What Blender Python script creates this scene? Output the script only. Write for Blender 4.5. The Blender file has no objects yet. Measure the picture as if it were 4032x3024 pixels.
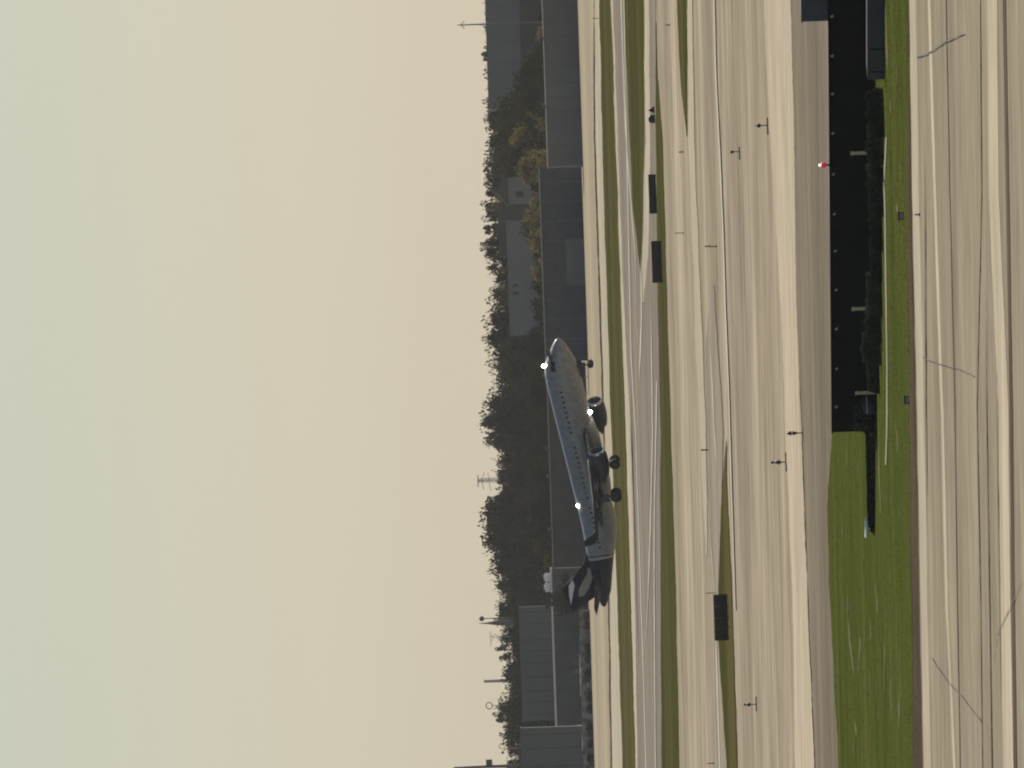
import bpy, bmesh, math, random
from mathutils import Vector, Matrix, noise as mnoise
R = math.radians
rnd = random.Random(7)

# ------------------------------------------------------------------ scene, camera, world, sun, exposure
scene = bpy.context.scene
C = scene.collection
F, CX, CY = 67500.0, 2016.0, 1512.0        # focal length and centre in pixels of the photograph
H = 14.1                                    # camera height (upper floor window)
HS = H / 15.6                               # far distances scale with it
TH = R(1.95)                                # roll beyond the quarter turn
cam_d = bpy.data.cameras.new('camera')
cam = bpy.data.objects.new('camera', cam_d); C.objects.link(cam); scene.camera = cam
cam_d.sensor_width = 36.0; cam_d.lens = F / 4032 * 36.0
cam_d.clip_start = 1.0; cam_d.clip_end = 40000.0
# the phone was held on its side: picture right is down, picture up is the viewer's right
rx = Vector((-math.sin(TH), 0, -math.cos(TH)))
ry = Vector((math.cos(TH), 0, -math.sin(TH)))
rz = Vector((0, -1, 0))
cam.matrix_world = Matrix(((rx.x, ry.x, rz.x, 0), (rx.y, ry.y, rz.y, 0), (rx.z, ry.z, rz.z, H), (0, 0, 0, 1)))

SUN_EL, SUN_AZ = R(32), R(30)               # azimuth measured from +Y (view) towards +X
world = bpy.data.worlds.new('World'); scene.world = world; world.use_nodes = True
wn = world.node_tree.nodes; wl = world.node_tree.links
sky = wn.new('ShaderNodeTexSky'); sky.sky_type = 'NISHITA'; sky.sun_disc = False
sky.sun_elevation = SUN_EL; sky.sun_rotation = SUN_AZ
sky.altitude = 0; sky.air_density = 1.0; sky.dust_density = 0.35; sky.ozone_density = 3.3
hs = wn.new('ShaderNodeHueSaturation'); hs.inputs['Saturation'].default_value = 0.77
wl.new(sky.outputs[0], hs.inputs['Color']); wl.new(hs.outputs[0], wn['Background'].inputs[0]); wn['Background'].inputs[1].default_value = 0.054
sd = bpy.data.lights.new('sun', 'SUN'); sd.energy = 4.8; sd.angle = R(0.6); sd.color = (1.0, 0.91, 0.79)
so = bpy.data.objects.new('sun', sd); C.objects.link(so)
sdir = Vector((math.sin(SUN_AZ) * math.cos(SUN_EL), math.cos(SUN_AZ) * math.cos(SUN_EL), math.sin(SUN_EL)))
so.rotation_euler = sdir.to_track_quat('Z', 'Y').to_euler(); so.location = (0, 0, 200)
vs = scene.view_settings
vs.view_transform = 'Standard'; vs.look = 'None'; vs.gamma = 1.0; vs.exposure = 0.22; vs.use_curve_mapping = False
scene.cycles.max_bounces = 6; scene.cycles.volume_bounces = 0
scene.cycles.sample_clamp_indirect = 4
scene.cycles.filter_width = 2.1

# ------------------------------------------------------------------ helpers
def uv(px, py):
    dx, up = px - CX, CY - py
    return up * math.cos(TH) - dx * math.sin(TH), dx * math.cos(TH) + up * math.sin(TH)
def at(px, py, z=0.0):
    """ground point seen at pixel (px, py) of the photograph"""
    U, V = uv(px, py); Y = F * H / max(V, 1.0)
    return Vector((U * Y / F, Y, z))
def at_d(px, py, Y):
    """point at distance Y seen at pixel (px, py)"""
    U, V = uv(px, py)
    return Vector((U * Y / F, Y, H - V * Y / F))

def tag(o, label=None, cat=None, group=None, kind=None):
    if label: o['label'] = label
    if cat: o['category'] = cat
    if group: o['group'] = group
    if kind: o['kind'] = kind
    return o
def empty(name, loc=(0, 0, 0), rotz=0.0):
    o = bpy.data.objects.new(name, None); C.objects.link(o)
    o.location = loc; o.rotation_euler = (0, 0, rotz); o.empty_display_size = 0.3
    return o
def inst(name, data, parent=None, loc=(0, 0, 0), rotz=0.0, scale=None):
    o = bpy.data.objects.new(name, data); C.objects.link(o)
    o.location = loc; o.rotation_euler = (0, 0, rotz)
    if scale: o.scale = scale
    if parent: o.parent = parent
    return o

class MB:
    def __init__(s): s.v = []; s.f = []; s.sm = []
    def add(s, vs_, fs, smooth=False):
        n = len(s.v); s.v += [tuple(v) for v in vs_]
        for f in fs: s.f.append(tuple(i + n for i in f)); s.sm.append(smooth)
        return s
    def box(s, x0, x1, y0, y1, z0, z1):
        return s.add([(x0, y0, z0), (x1, y0, z0), (x1, y1, z0), (x0, y1, z0), (x0, y0, z1), (x1, y0, z1), (x1, y1, z1), (x0, y1, z1)],
                     [(0, 3, 2, 1), (4, 5, 6, 7), (0, 1, 5, 4), (1, 2, 6, 5), (2, 3, 7, 6), (3, 0, 4, 7)])
    def tube(s, pts, rad, n=8, cap=True, smooth=True):
        pts = [Vector(p) for p in pts]
        if not isinstance(rad, (list, tuple)): rad = [rad] * len(pts)
        vs_, fs = [], []
        for i, p in enumerate(pts):
            t = (pts[min(i + 1, len(pts) - 1)] - pts[max(i - 1, 0)]).normalized()
            a = t.cross(Vector((0, 0, 1)))
            if a.length < 1e-3: a = t.cross(Vector((0, 1, 0)))
            a.normalize(); b = t.cross(a)
            for k in range(n):
                g = 2 * math.pi * k / n
                vs_.append(p + (a * math.cos(g) + b * math.sin(g)) * rad[i])
        for i in range(len(pts) - 1):
            for k in range(n):
                k2 = (k + 1) % n
                fs.append((i * n + k, i * n + k2, (i + 1) * n + k2, (i + 1) * n + k))
        s.add(vs_, fs, smooth)
        if cap:
            m = len(s.v) - len(vs_)
            s.f.append(tuple(m + k for k in reversed(range(n)))); s.sm.append(False)
            s.f.append(tuple(m + (len(pts) - 1) * n + k for k in range(n))); s.sm.append(False)
        return s
    def ball(s, c, r, nu=10, nv=6, sc=(1, 1, 1)):
        c = Vector(c); vs_, fs = [], []
        for j in range(nv + 1):
            t = math.pi * j / nv
            for i in range(nu):
                g = 2 * math.pi * i / nu
                vs_.append((c.x + r * sc[0] * math.sin(t) * math.cos(g), c.y + r * sc[1] * math.sin(t) * math.sin(g), c.z + r * sc[2] * math.cos(t)))
        for j in range(nv):
            for i in range(nu):
                i2 = (i + 1) % nu
                fs.append((j * nu + i, (j + 1) * nu + i, (j + 1) * nu + i2, j * nu + i2))
        return s.add(vs_, fs, True)
    def prism(s, poly, axis, a, b):
        """extrude a 2D polygon along an axis ('x': poly is (y,z); 'y': poly is (x,z))"""
        n = len(poly)
        def P(p, t): return (t, p[0], p[1]) if axis == 'x' else (p[0], t, p[1])
        vs_ = [P(p, a) for p in poly] + [P(p, b) for p in poly]
        fs = [tuple(range(n)), tuple(reversed(range(n, 2 * n)))] + [(i, i + n, (i + 1) % n + n, (i + 1) % n) for i in range(n)]
        return s.add(vs_, fs)
    def mesh(s, name, mat=None):
        m = bpy.data.meshes.new(name); m.from_pydata(s.v, [], s.f)
        m.polygons.foreach_set('use_smooth', s.sm)
        if mat: m.materials.append(mat)
        m.validate(); m.update()
        bm = bmesh.new(); bm.from_mesh(m); bmesh.ops.recalc_face_normals(bm, faces=bm.faces); bm.to_mesh(m); bm.free()
        return m
    def raw(s, name, mat=None):
        m = bpy.data.meshes.new(name); m.from_pydata(s.v, [], s.f)
        m.polygons.foreach_set('use_smooth', s.sm)
        if mat: m.materials.append(mat)
        m.update(); return m
    def build(s, name, mat=None, parent=None, loc=(0, 0, 0), rotz=0.0):
        return inst(name, s.mesh(name, mat), parent, loc, rotz)

# ------------------------------------------------------------------ materials
def srgb(r, g, b):
    return tuple(((c / 255) / 12.92 if c / 255 <= 0.04045 else ((c / 255 + 0.055) / 1.055) ** 2.4) for c in (r, g, b))
def new_mat(name):
    m = bpy.data.materials.new(name); m.use_nodes = True
    return m, m.node_tree.nodes, m.node_tree.links, m.node_tree.nodes['Principled BSDF']
def noise_node(n, l, vec, scale, detail=5, rough=0.6):
    t = n.new('ShaderNodeTexNoise'); t.inputs['Scale'].default_value = scale
    t.inputs['Detail'].default_value = detail; t.inputs['Roughness'].default_value = rough
    if vec: l.new(vec, t.inputs['Vector'])
    return t
def ramp(n, l, fac, stops):
    r = n.new('ShaderNodeValToRGB'); l.new(fac, r.inputs[0])
    while len(r.color_ramp.elements) < len(stops): r.color_ramp.elements.new(0.5)
    for e, (p, c) in zip(r.color_ramp.elements, stops):
        e.position = p; e.color = (*c, 1) if len(c) == 3 else c
    return r
PSI = R(34)                                 # runways and taxiways run at this angle to the view
def ground_mat(name, cols, along=1 / 260.0, across=1 / 55.0, detail=7, rough=0.62, lo=0.3, hi=0.7, fine=0.25, grain=None, seed=0.0, roughness=0.95):
    """streaky dry or green surface; noise stretched along the runway direction"""
    m, n, l, b = new_mat(name)
    tc = n.new('ShaderNodeTexCoord'); mp = n.new('ShaderNodeMapping')
    mp.inputs['Rotation'].default_value = (0, 0, PSI); mp.inputs['Location'].default_value = (seed, seed * 1.7, 0)
    l.new(tc.outputs['Object'], mp.inputs[0])
    m2 = n.new('ShaderNodeMapping'); m2.inputs['Scale'].default_value = (along, across, 1); l.new(mp.outputs[0], m2.inputs[0])
    t = noise_node(n, l, m2.outputs[0], 1.0, detail, rough)
    k = len(cols)
    rp = ramp(n, l, t.outputs[0], [(lo + (hi - lo) * i / (k - 1), c) for i, c in enumerate(cols)])
    m3 = n.new('ShaderNodeMapping'); m3.inputs['Scale'].default_value = (0.25, 0.9, 1) if grain is None else grain
    l.new(mp.outputs[0], m3.inputs[0])
    t2 = noise_node(n, l, m3.outputs[0], 1.0, 8, 0.72)
    r2 = ramp(n, l, t2.outputs[0], [(0.3, (1 - fine,) * 3), (0.7, (1 + fine,) * 3)])
    mx = n.new('ShaderNodeMix'); mx.data_type = 'RGBA'; mx.blend_type = 'MULTIPLY'; mx.inputs[0].default_value = 1
    l.new(rp.outputs[0], mx.inputs[6]); l.new(r2.outputs[0], mx.inputs[7])
    l.new(mx.outputs[2], b.inputs['Base Color'])
    b.inputs['Roughness'].default_value = roughness; b.inputs['Specular IOR Level'].default_value = 0.0
    return m
def plain(name, col, rough=0.6, metal=0.0, spec=0.5, var=0.15, scale=3.0, coat=0.0, bump=0.0):
    m, n, l, b = new_mat(name)
    tc = n.new('ShaderNodeTexCoord'); t = noise_node(n, l, tc.outputs['Object'], scale, 5, 0.6)
    r = ramp(n, l, t.outputs[0], [(0.3, tuple(c * (1 - var) for c in col)), (0.7, tuple(min(1, c * (1 + var)) for c in col))])
    l.new(r.outputs[0], b.inputs['Base Color'])
    b.inputs['Roughness'].default_value = rough; b.inputs['Metallic'].default_value = metal
    b.inputs['Specular IOR Level'].default_value = spec; b.inputs['Coat Weight'].default_value = coat
    b.inputs['Coat Roughness'].default_value = 0.08
    if bump:
        bp = n.new('ShaderNodeBump'); bp.inputs['Strength'].default_value = bump; l.new(t.outputs[0], bp.inputs['Height']); l.new(bp.outputs[0], b.inputs['Normal'])
    return m
def emit(name, col, strength):
    m, n, l, b = new_mat(name)
    b.inputs['Base Color'].default_value = (*col, 1); b.inputs['Emission Color'].default_value = (*col, 1)
    b.inputs['Emission Strength'].default_value = strength
    return m
def leafy(name, c1, c2, transl=0.35, patch=0.35):
    m, n, l, b = new_mat(name)
    oi = n.new('ShaderNodeObjectInfo'); tc = n.new('ShaderNodeTexCoord')
    t = noise_node(n, l, tc.outputs['Object'], patch, 3, 0.6)
    ad = n.new('ShaderNodeMath'); ad.operation = 'MULTIPLY_ADD'; l.new(oi.outputs['Random'], ad.inputs[0]); ad.inputs[1].default_value = 0.4; 
    sb = n.new('ShaderNodeMath'); sb.operation = 'SUBTRACT'; l.new(t.outputs[0], sb.inputs[0]); sb.inputs[1].default_value = 0.2
    l.new(sb.outputs[0], ad.inputs[2])
    r = ramp(n, l, ad.outputs[0], [(0.25, c1), (0.75, c2)])
    l.new(r.outputs[0], b.inputs['Base Color']); b.inputs['Roughness'].default_value = 0.95; b.inputs['Specular IOR Level'].default_value = 0.0
    tr = n.new('ShaderNodeBsdfTranslucent'); l.new(r.outputs[0], tr.inputs[0])
    ms = n.new('ShaderNodeMixShader'); ms.inputs[0].default_value = transl
    l.new(b.outputs[0], ms.inputs[1]); l.new(tr.outputs[0], ms.inputs[2]); l.new(ms.outputs[0], n['Material Output'].inputs[0])
    return m

tan_cols = [(0.235, 0.200, 0.147), (0.32, 0.275, 0.201), (0.39, 0.335, 0.246), (0.53, 0.460, 0.340)]
M = {}
M['dry'] = ground_mat('dry_ground', tan_cols, seed=3.0, across=1 / 48.0, along=1 / 330.0, rough=0.72, detail=9, lo=0.30, hi=0.70, fine=0.38, grain=(1 / 16.0, 1 / 7.0, 1))
M['dryfar'] = ground_mat('far_dry_ground', [(0.316, 0.271, 0.191), (0.398, 0.343, 0.243), (0.468, 0.398, 0.290)], across=1 / 160.0, along=1 / 900.0, seed=19.0)
M['pale'] = ground_mat('pale_concrete', [(0.393, 0.351, 0.265), (0.486, 0.438, 0.327), (0.558, 0.506, 0.385)], seed=11.0)
M['cream'] = ground_mat('cream_concrete', [(0.438, 0.381, 0.284), (0.505, 0.441, 0.326), (0.562, 0.493, 0.370)], across=1 / 14.0, along=1 / 400.0, rough=0.66, seed=5.0, fine=0.24, grain=(1 / 10.0, 1 / 4.0, 1))
M['taupe'] = ground_mat('weathered_tarmac', [(0.175, 0.152, 0.116), (0.215, 0.188, 0.140), (0.280, 0.240, 0.179)], across=1 / 12.0, rough=0.66, along=1 / 300.0, seed=8.0, lo=0.33, hi=0.67, fine=0.24, grain=(1 / 9.0, 1 / 3.5, 1))
M['runway'] = ground_mat('runway_tarmac', [(0.196, 0.171, 0.142), (0.245, 0.216, 0.176), (0.294, 0.257, 0.206)], across=1 / 60.0, along=1 / 900.0, seed=14.0, fine=0.2, grain=(1 / 30.0, 1 / 14.0, 1))
M['grass'] = ground_mat('grass', [(0.047, 0.050, 0.014), (0.066, 0.066, 0.020), (0.088, 0.081, 0.029), (0.118, 0.098, 0.043)], across=1 / 40.0, along=1 / 300.0, seed=21.0, fine=0.3, lo=0.33, hi=0.70)
M['grassnear'] = ground_mat('near_grass', [(0.051, 0.064, 0.012), (0.071, 0.089, 0.018), (0.088, 0.101, 0.024), (0.121, 0.114, 0.041)], across=1 / 6.0, along=1 / 22.0, seed=2.0, fine=0.3, lo=0.36, hi=0.70, rough=0.7, grain=(0.6, 1.5, 1))
M['soil'] = ground_mat('brown_soil', [(0.06, 0.047, 0.032), (0.09, 0.07, 0.048), (0.12, 0.095, 0.062)], across=1 / 10.0, along=1 / 15.0, seed=31.0)
M['wornpad'] = ground_mat('worn_pad', [(0.26, 0.225, 0.18), (0.31, 0.27, 0.212), (0.36, 0.312, 0.245)], across=1 / 20.0, along=1 / 200.0, seed=15.0)
M['ditch'] = ground_mat('dark_soil', [(0.05, 0.035, 0.026), (0.08, 0.058, 0.045)], seed=33.0)
M['apron'] = ground_mat('apron_concrete', [(0.249, 0.215, 0.156), (0.296, 0.259, 0.189), (0.329, 0.288, 0.209), (0.385, 0.336, 0.244)], across=1 / 16.0, along=1 / 90.0, seed=41.0, rough=0.68, lo=0.32, hi=0.70, fine=0.26, grain=(1 / 7.0, 1 / 2.6, 1))
M['line'] = ground_mat('worn_line_paint', [(0.415, 0.402, 0.310), (0.554, 0.538, 0.433), (0.627, 0.607, 0.495)], across=1 / 8.0, along=1 / 25.0, seed=51.0)
M['joint'] = ground_mat('joint_sealant', [(0.10, 0.075, 0.06), (0.16, 0.125, 0.10)], across=1 / 4.0, along=1 / 12.0, seed=53.0)
M['crack'] = plain('crack_sealant', (0.05, 0.04, 0.034), 0.9)
M['strawgrass'] = ground_mat('straw_grass', [(0.10, 0.105, 0.04), (0.16, 0.155, 0.075), (0.24, 0.23, 0.13)], across=1 / 3.0, along=1 / 9.0, seed=58.0)
M['kerb'] = ground_mat('kerb_concrete', [(0.26, 0.26, 0.17), (0.36, 0.35, 0.24), (0.42, 0.40, 0.29)], across=1 / 3.0, along=1 / 9.0, seed=57.0)

# ------------------------------------------------------------------ the setting: ground sheets, far to near
LAYER = [0]
def interp(pts, y):
    if y <= pts[0][0]: a, b = pts[0], pts[1]
    elif y >= pts[-1][0]: a, b = pts[-2], pts[-1]
    else:
        for a, b in zip(pts, pts[1:]):
            if a[0] <= y <= b[0]: break
    return a[1] + (b[1] - a[1]) * (y - a[0]) / (b[0] - a[0])
def sheet(name, mat, left, right, y0=-1500, y1=4500, jit=1.2, step=9, parent=None, layer=None, kind='structure', seed=0):
    """a ground strip between two edges, each given as (along, across) picks of the photograph put back on the ground plane"""
    if layer is None: LAYER[0] += 1; layer = LAYER[0]
    z = 0.004 * layer
    n = max(2, int((y1 - y0) / step)); vs_, fs = [], []
    for i in range(n + 1):
        y = y0 + (y1 - y0) * i / n
        a = interp(left, y) + jit * 2.2 * (mnoise.noise(Vector((y * 0.006, seed + 0.3, 1))) + 0.5 * mnoise.noise(Vector((y * 0.03, seed + 4.3, 1))) + 0.45 * mnoise.noise(Vector((y * 0.13, seed + 6.1, 3))))
        b = interp(right, y) + jit * 2.2 * (mnoise.noise(Vector((y * 0.006, seed + 9.3, 5))) + 0.5 * mnoise.noise(Vector((y * 0.03, seed + 2.3, 7))) + 0.45 * mnoise.noise(Vector((y * 0.13, seed + 8.1, 2))))
        if b < a + 0.15: b = a + 0.15
        vs_ += [at(a, y, z), at(b, y, z)]
    for i in range(n): fs.append((2 * i, 2 * i + 1, 2 * i + 3, 2 * i + 2))
    mb = MB(); mb.add(vs_, fs); o = inst(name, mb.mesh(name, mat), parent)
    if parent is None: o['kind'] = kind
    return o

# base ground out to the horizon line behind the trees
g = MB(); g.add([(-2500, -60, 0), (2500, -60, 0), (2500, 6000, 0), (-2500, 6000, 0)], [(0, 1, 2, 3)])
tag(g.build('ground', M['dry']), kind='structure')

sheet('far_field', M['dryfar'], [(0, 2255), (3024, 2310)], [(0, 2340), (550, 2342), (1100, 2357), (2300, 2395), (3024, 2407)], seed=1)
sheet('drainage_ditch', M['ditch'], [(0, 2337), (550, 2339), (1100, 2356), (2300, 2393), (3024, 2405)], [(0, 2341), (550, 2344), (1100, 2363), (2300, 2399), (3024, 2411)], seed=2)
sheet('service_road', M['pale'], [(0, 2343), (550, 2345), (1100, 2364), (2300, 2401), (3024, 2412)], [(0, 2361), (550, 2371), (1100, 2388), (1700, 2408), (2300, 2430), (3024, 2452)], seed=3)
sheet('grass_verge', M['grass'], [(0, 2360), (550, 2371), (1100, 2388), (1700, 2407), (2300, 2429), (3024, 2451)], [(0, 2407), (550, 2426), (1100, 2444), (1700, 2464), (2300, 2484), (3024, 2504)], seed=4)
sheet('taxiway_shoulder', M['pale'], [(0, 2406), (550, 2425), (1100, 2443), (1700, 2465), (2300, 2484), (3024, 2504)], [(0, 2416), (550, 2433), (1100, 2455), (1700, 2486), (2300, 2502), (3024, 2512)], seed=5)
runway = sheet('runway', M['runway'], [(0, 2415), (550, 2432), (1100, 2453), (1700, 2484), (2300, 2500), (3024, 2511)], [(0, 2583), (550, 2586), (1100, 2590), (1700, 2604), (2300, 2604), (3024, 2608)], seed=6)
sheet('paved_shoulder', M['pale'], [(0, 2536), (550, 2543), (1000, 2530), (1100, 2528), (1200, 2526)], [(0, 2556), (550, 2562), (1000, 2552), (1100, 2545), (1200, 2534)], y1=1190, seed=7)
sheet('grass_island', M['grass'], [(0, 2459), (300, 2470), (550, 2480), (800, 2492), (1000, 2513), (1070, 2524)], [(0, 2538), (550, 2537), (800, 2534), (1000, 2528), (1070, 2524.5)], y1=1068, jit=0.8, seed=8)
sheet('grass_verge', M['grass'], [(85, 2584), (300, 2582), (550, 2583), (1100, 2590), (1700, 2602), (2300, 2602), (3024, 2606)], [(85, 2585), (300, 2592), (550, 2611), (1100, 2625), (1700, 2643), (2300, 2661), (3024, 2676)], y0=86, jit=0.9, seed=9)
sheet('grass_island', M['grass'], [(0, 2667), (200, 2674), (400, 2689), (540, 2706)], [(0, 2709), (200, 2708), (400, 2706), (540, 2707)], y1=538, jit=0.7, seed=10)
sheet('taxiway_shoulder', M['pale'], [(0, 2709), (550, 2713), (1090, 2734), (1400, 2742), (1700, 2758), (2000, 2771), (2200, 2784)], [(0, 2728), (550, 2735), (1090, 2758), (1400, 2771), (1700, 2782), (2000, 2786), (2200, 2786)], y1=2190, seed=11)
taxiway = sheet('taxiway', M['taupe'], [(1100, 2808), (1400, 2776), (1700, 2786), (2000, 2792), (2300, 2806), (3024, 2822)], [(1100, 2812), (1400, 2832), (1700, 2850), (2000, 2842), (2300, 2834), (3024, 2864)], y0=1120, seed=12)
taxiway.data.materials[0] = M['wornpad']
sheet('grass_island', M['grass'], [(1720, 2862), (1850, 2852), (2000, 2842), (2150, 2836), (2300, 2831), (2520, 2830), (2700, 2843), (3024, 2865)], [(1720, 2863), (1850, 2864), (2000, 2868), (2300, 2882), (2600, 2893), (3024, 2906)], y0=1722, jit=0.9, seed=13)
sheet('paved_shoulder', M['cream'], [(0, 3012), (600, 3040), (1200, 3078), (1700, 3098), (2400, 3125), (3024, 3135)], [(0, 3118), (600, 3134), (1200, 3140), (1700, 3160), (2400, 3186), (3024, 3211)], seed=14)
sheet('service_road', M['taupe'], [(0, 3117), (600, 3133), (1200, 3140), (1700, 3163), (2400, 3190), (3024, 3216)], [(0, 3300), (600, 3300), (1200, 3300), (1700, 3290), (2400, 3280), (3024, 3310)], seed=15)
sheet('grass_field', M['grassnear'], [(0, 3276), (1700, 3280), (2000, 3263), (2300, 3269), (2600, 3286), (3024, 3306)], [(0, 3590), (760, 3600), (1600, 3618), (2400, 3631), (3024, 3644)], seed=16)
sheet('soil_margin', M['soil'], [(0, 3583), (800, 3578), (1600, 3590), (2000, 3590), (2400, 3597), (3024, 3600)], [(0, 3590), (760, 3600), (1600, 3618), (2400, 3631), (3024, 3644)], jit=2.2, seed=17)
apron = sheet('concrete_apron', M['apron'], [(0, 3588), (760, 3599), (1600, 3617), (2400, 3630), (3024, 3643)], [(0, 7000), (3024, 7000)], seed=18, step=60)

# markings, joints and cracks lying on the pavement
def mark(name, parent, mat, mid, w, y0, y1, layer, jit=0.6, seed=0, taper=False):
    if taper:
        ys = [y0 + (y1 - y0) * i / 12 for i in range(13)]
        tw = [w * min(1, 4 * i / 12, 4 * (12 - i) / 12) for i in range(13)]
        a, b = [(y, interp(mid, y) - t / 2) for y, t in zip(ys, tw)], [(y, interp(mid, y) + t / 2) for y, t in zip(ys, tw)]
    else: a, b = [(y, x - w / 2) for y, x in mid], [(y, x + w / 2) for y, x in mid]
    return sheet(name, mat, a, b, y0, y1, jit * .4, 22, parent, layer, seed=seed)
L = LAYER[0]
mark('painted_line', runway, M['line'], [(1100, 2481), (1400, 2487), (1700, 2505), (2300, 2524), (2650, 2536), (3024, 2546)], 3.5, -1500, 4500, L + 1, 0.5, 61)
mark('painted_line', runway, M['line'], [(0, 2448), (550, 2467), (1100, 2512), (1300, 2508), (1500, 2523)], 4, -1500, 1520, L + 2, 0.6, 62, True)
mark('painted_line', runway, M['line'], [(1000, 2527), (1250, 2529), (1500, 2520)], 5, 1000, 1530, L + 3, 0.6, 63, True)
mark('painted_line', runway, M['line'], [(1100, 2565), (1700, 2573), (2000, 2566), (2300, 2557), (2480, 2549), (2600, 2533)], 4, 1050, 2620, L + 4, 0.6, 64, True)
mark('painted_line', runway, M['line'], [(1500, 2590), (2000, 2581), (2300, 2579), (3024, 2584)], 3.5, 1500, 4500, L + 5, 0.8, 65)
mark('painted_line', taxiway, M['line'], [(1300, 2798), (1700, 2817), (1870, 2830)], 4, 1300, 1880, L + 1, 0.8, 66, True)
mark('painted_line', taxiway, M['line'], [(1950, 2788), (2100, 2800), (2300, 2816), (3024, 2838)], 5, 1930, 4500, L + 2, 0.8, 67, True)
ground_o = bpy.data.objects['ground']
mark('painted_line', ground_o, M['line'], [(0, 2816), (300, 2823), (600, 2838), (900, 2851), (1200, 2860), (1500, 2872), (1900, 2884)], 5, -1500, 2400, L + 3, 0.8, 68)
mark('paint_stripe', apron, M['pale'], [(0, 3602), (760, 3614), (1600, 3634), (2400, 3648), (3024, 3660)], 26, -1500, 4500, L + 1, 1.0, 74)
mark('paint_stripe', apron, M['cream'], [(0, 3668), (760, 3690), (1600, 3719), (2400, 3738), (3024, 3768)], 11, -1500, 4500, L + 2, 1.4, 75)
mark('paint_stripe', apron, M['cream'], [(0, 3918), (760, 3924), (1600, 3962), (2400, 3970), (3024, 3982)], 40, -1500, 4500, L + 2.5, 1.0, 79)
mark('joint', apron, M['joint'], [(0, 3735), (760, 3750), (1600, 3770), (2400, 3780), (3024, 3791)], 3.5, -1500, 4500, L + 3, 0.8, 76)
mark('joint', apron, M['joint'], [(0, 3966), (760, 3979), (1600, 3993), (2400, 4001), (3024, 4010)], 12, -1500, 4500, L + 4, 0.8, 77)
mark('joint', apron, M['joint'], [(0, 3872), (760, 3877), (1600, 3858), (2400, 3873), (3024, 3880)], 2.5, -1500, 4500, L + 5, 1.0, 78)
mark('joint', apron, M['joint'], [(0, 3890), (1600, 3897), (2400, 3909), (3024, 3918)], 3, 1000, 4500, L + 6, 1.0, 80, True)
mark('joint', apron, M['joint'], [(1200, 3935), (1600, 3939), (2400, 3950), (3024, 3960)], 2.5, 1400, 2900, L + 7, 1.0, 81, True)
mark('joint', apron, M['joint'], [(0, 3650), (1600, 3657), (2400, 3668)], 3, 600, 2100, L + 8, 1.2, 82, True)
def crack(pts, w):
    pp = []
    for (a, b) in zip(pts, pts[1:]):
        for k in range(6):
            t = k / 6; pp.append((a[0] + (b[0] - a[0]) * t + rnd.uniform(-2, 2), a[1] + (b[1] - a[1]) * t + rnd.uniform(-2, 2)))
    pp.append(pts[-1])
    vs_, fs = [], []
    z = 0.004 * (L + 10)
    for i, (x, y) in enumerate(pp):
        ww = w * rnd.uniform(0.6, 1.3)
        vs_ += [at(x, y - ww, z), at(x, y + ww, z)]
    for i in range(len(pp) - 1): fs.append((2 * i, 2 * i + 1, 2 * i + 3, 2 * i + 2))
    MB().add(vs_, fs).build('crack', M['crack'], apron)
crack([(3622, 226), (3660, 215), (3735, 165), (3812, 133)], 2.6)
crack([(3645, 1408), (3720, 1435), (3790, 1455), (3848, 1480)], 2.2)
crack([(4035, 2290), (3990, 2400), (3940, 2500), (3925, 2600)], 2.8)
crack([(3680, 2590), (3740, 2680), (3800, 2740), (3880, 2845)], 2.2)
crack([(3901, 2860), (3905, 2930), (3903, 3000)], 1.6)

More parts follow.
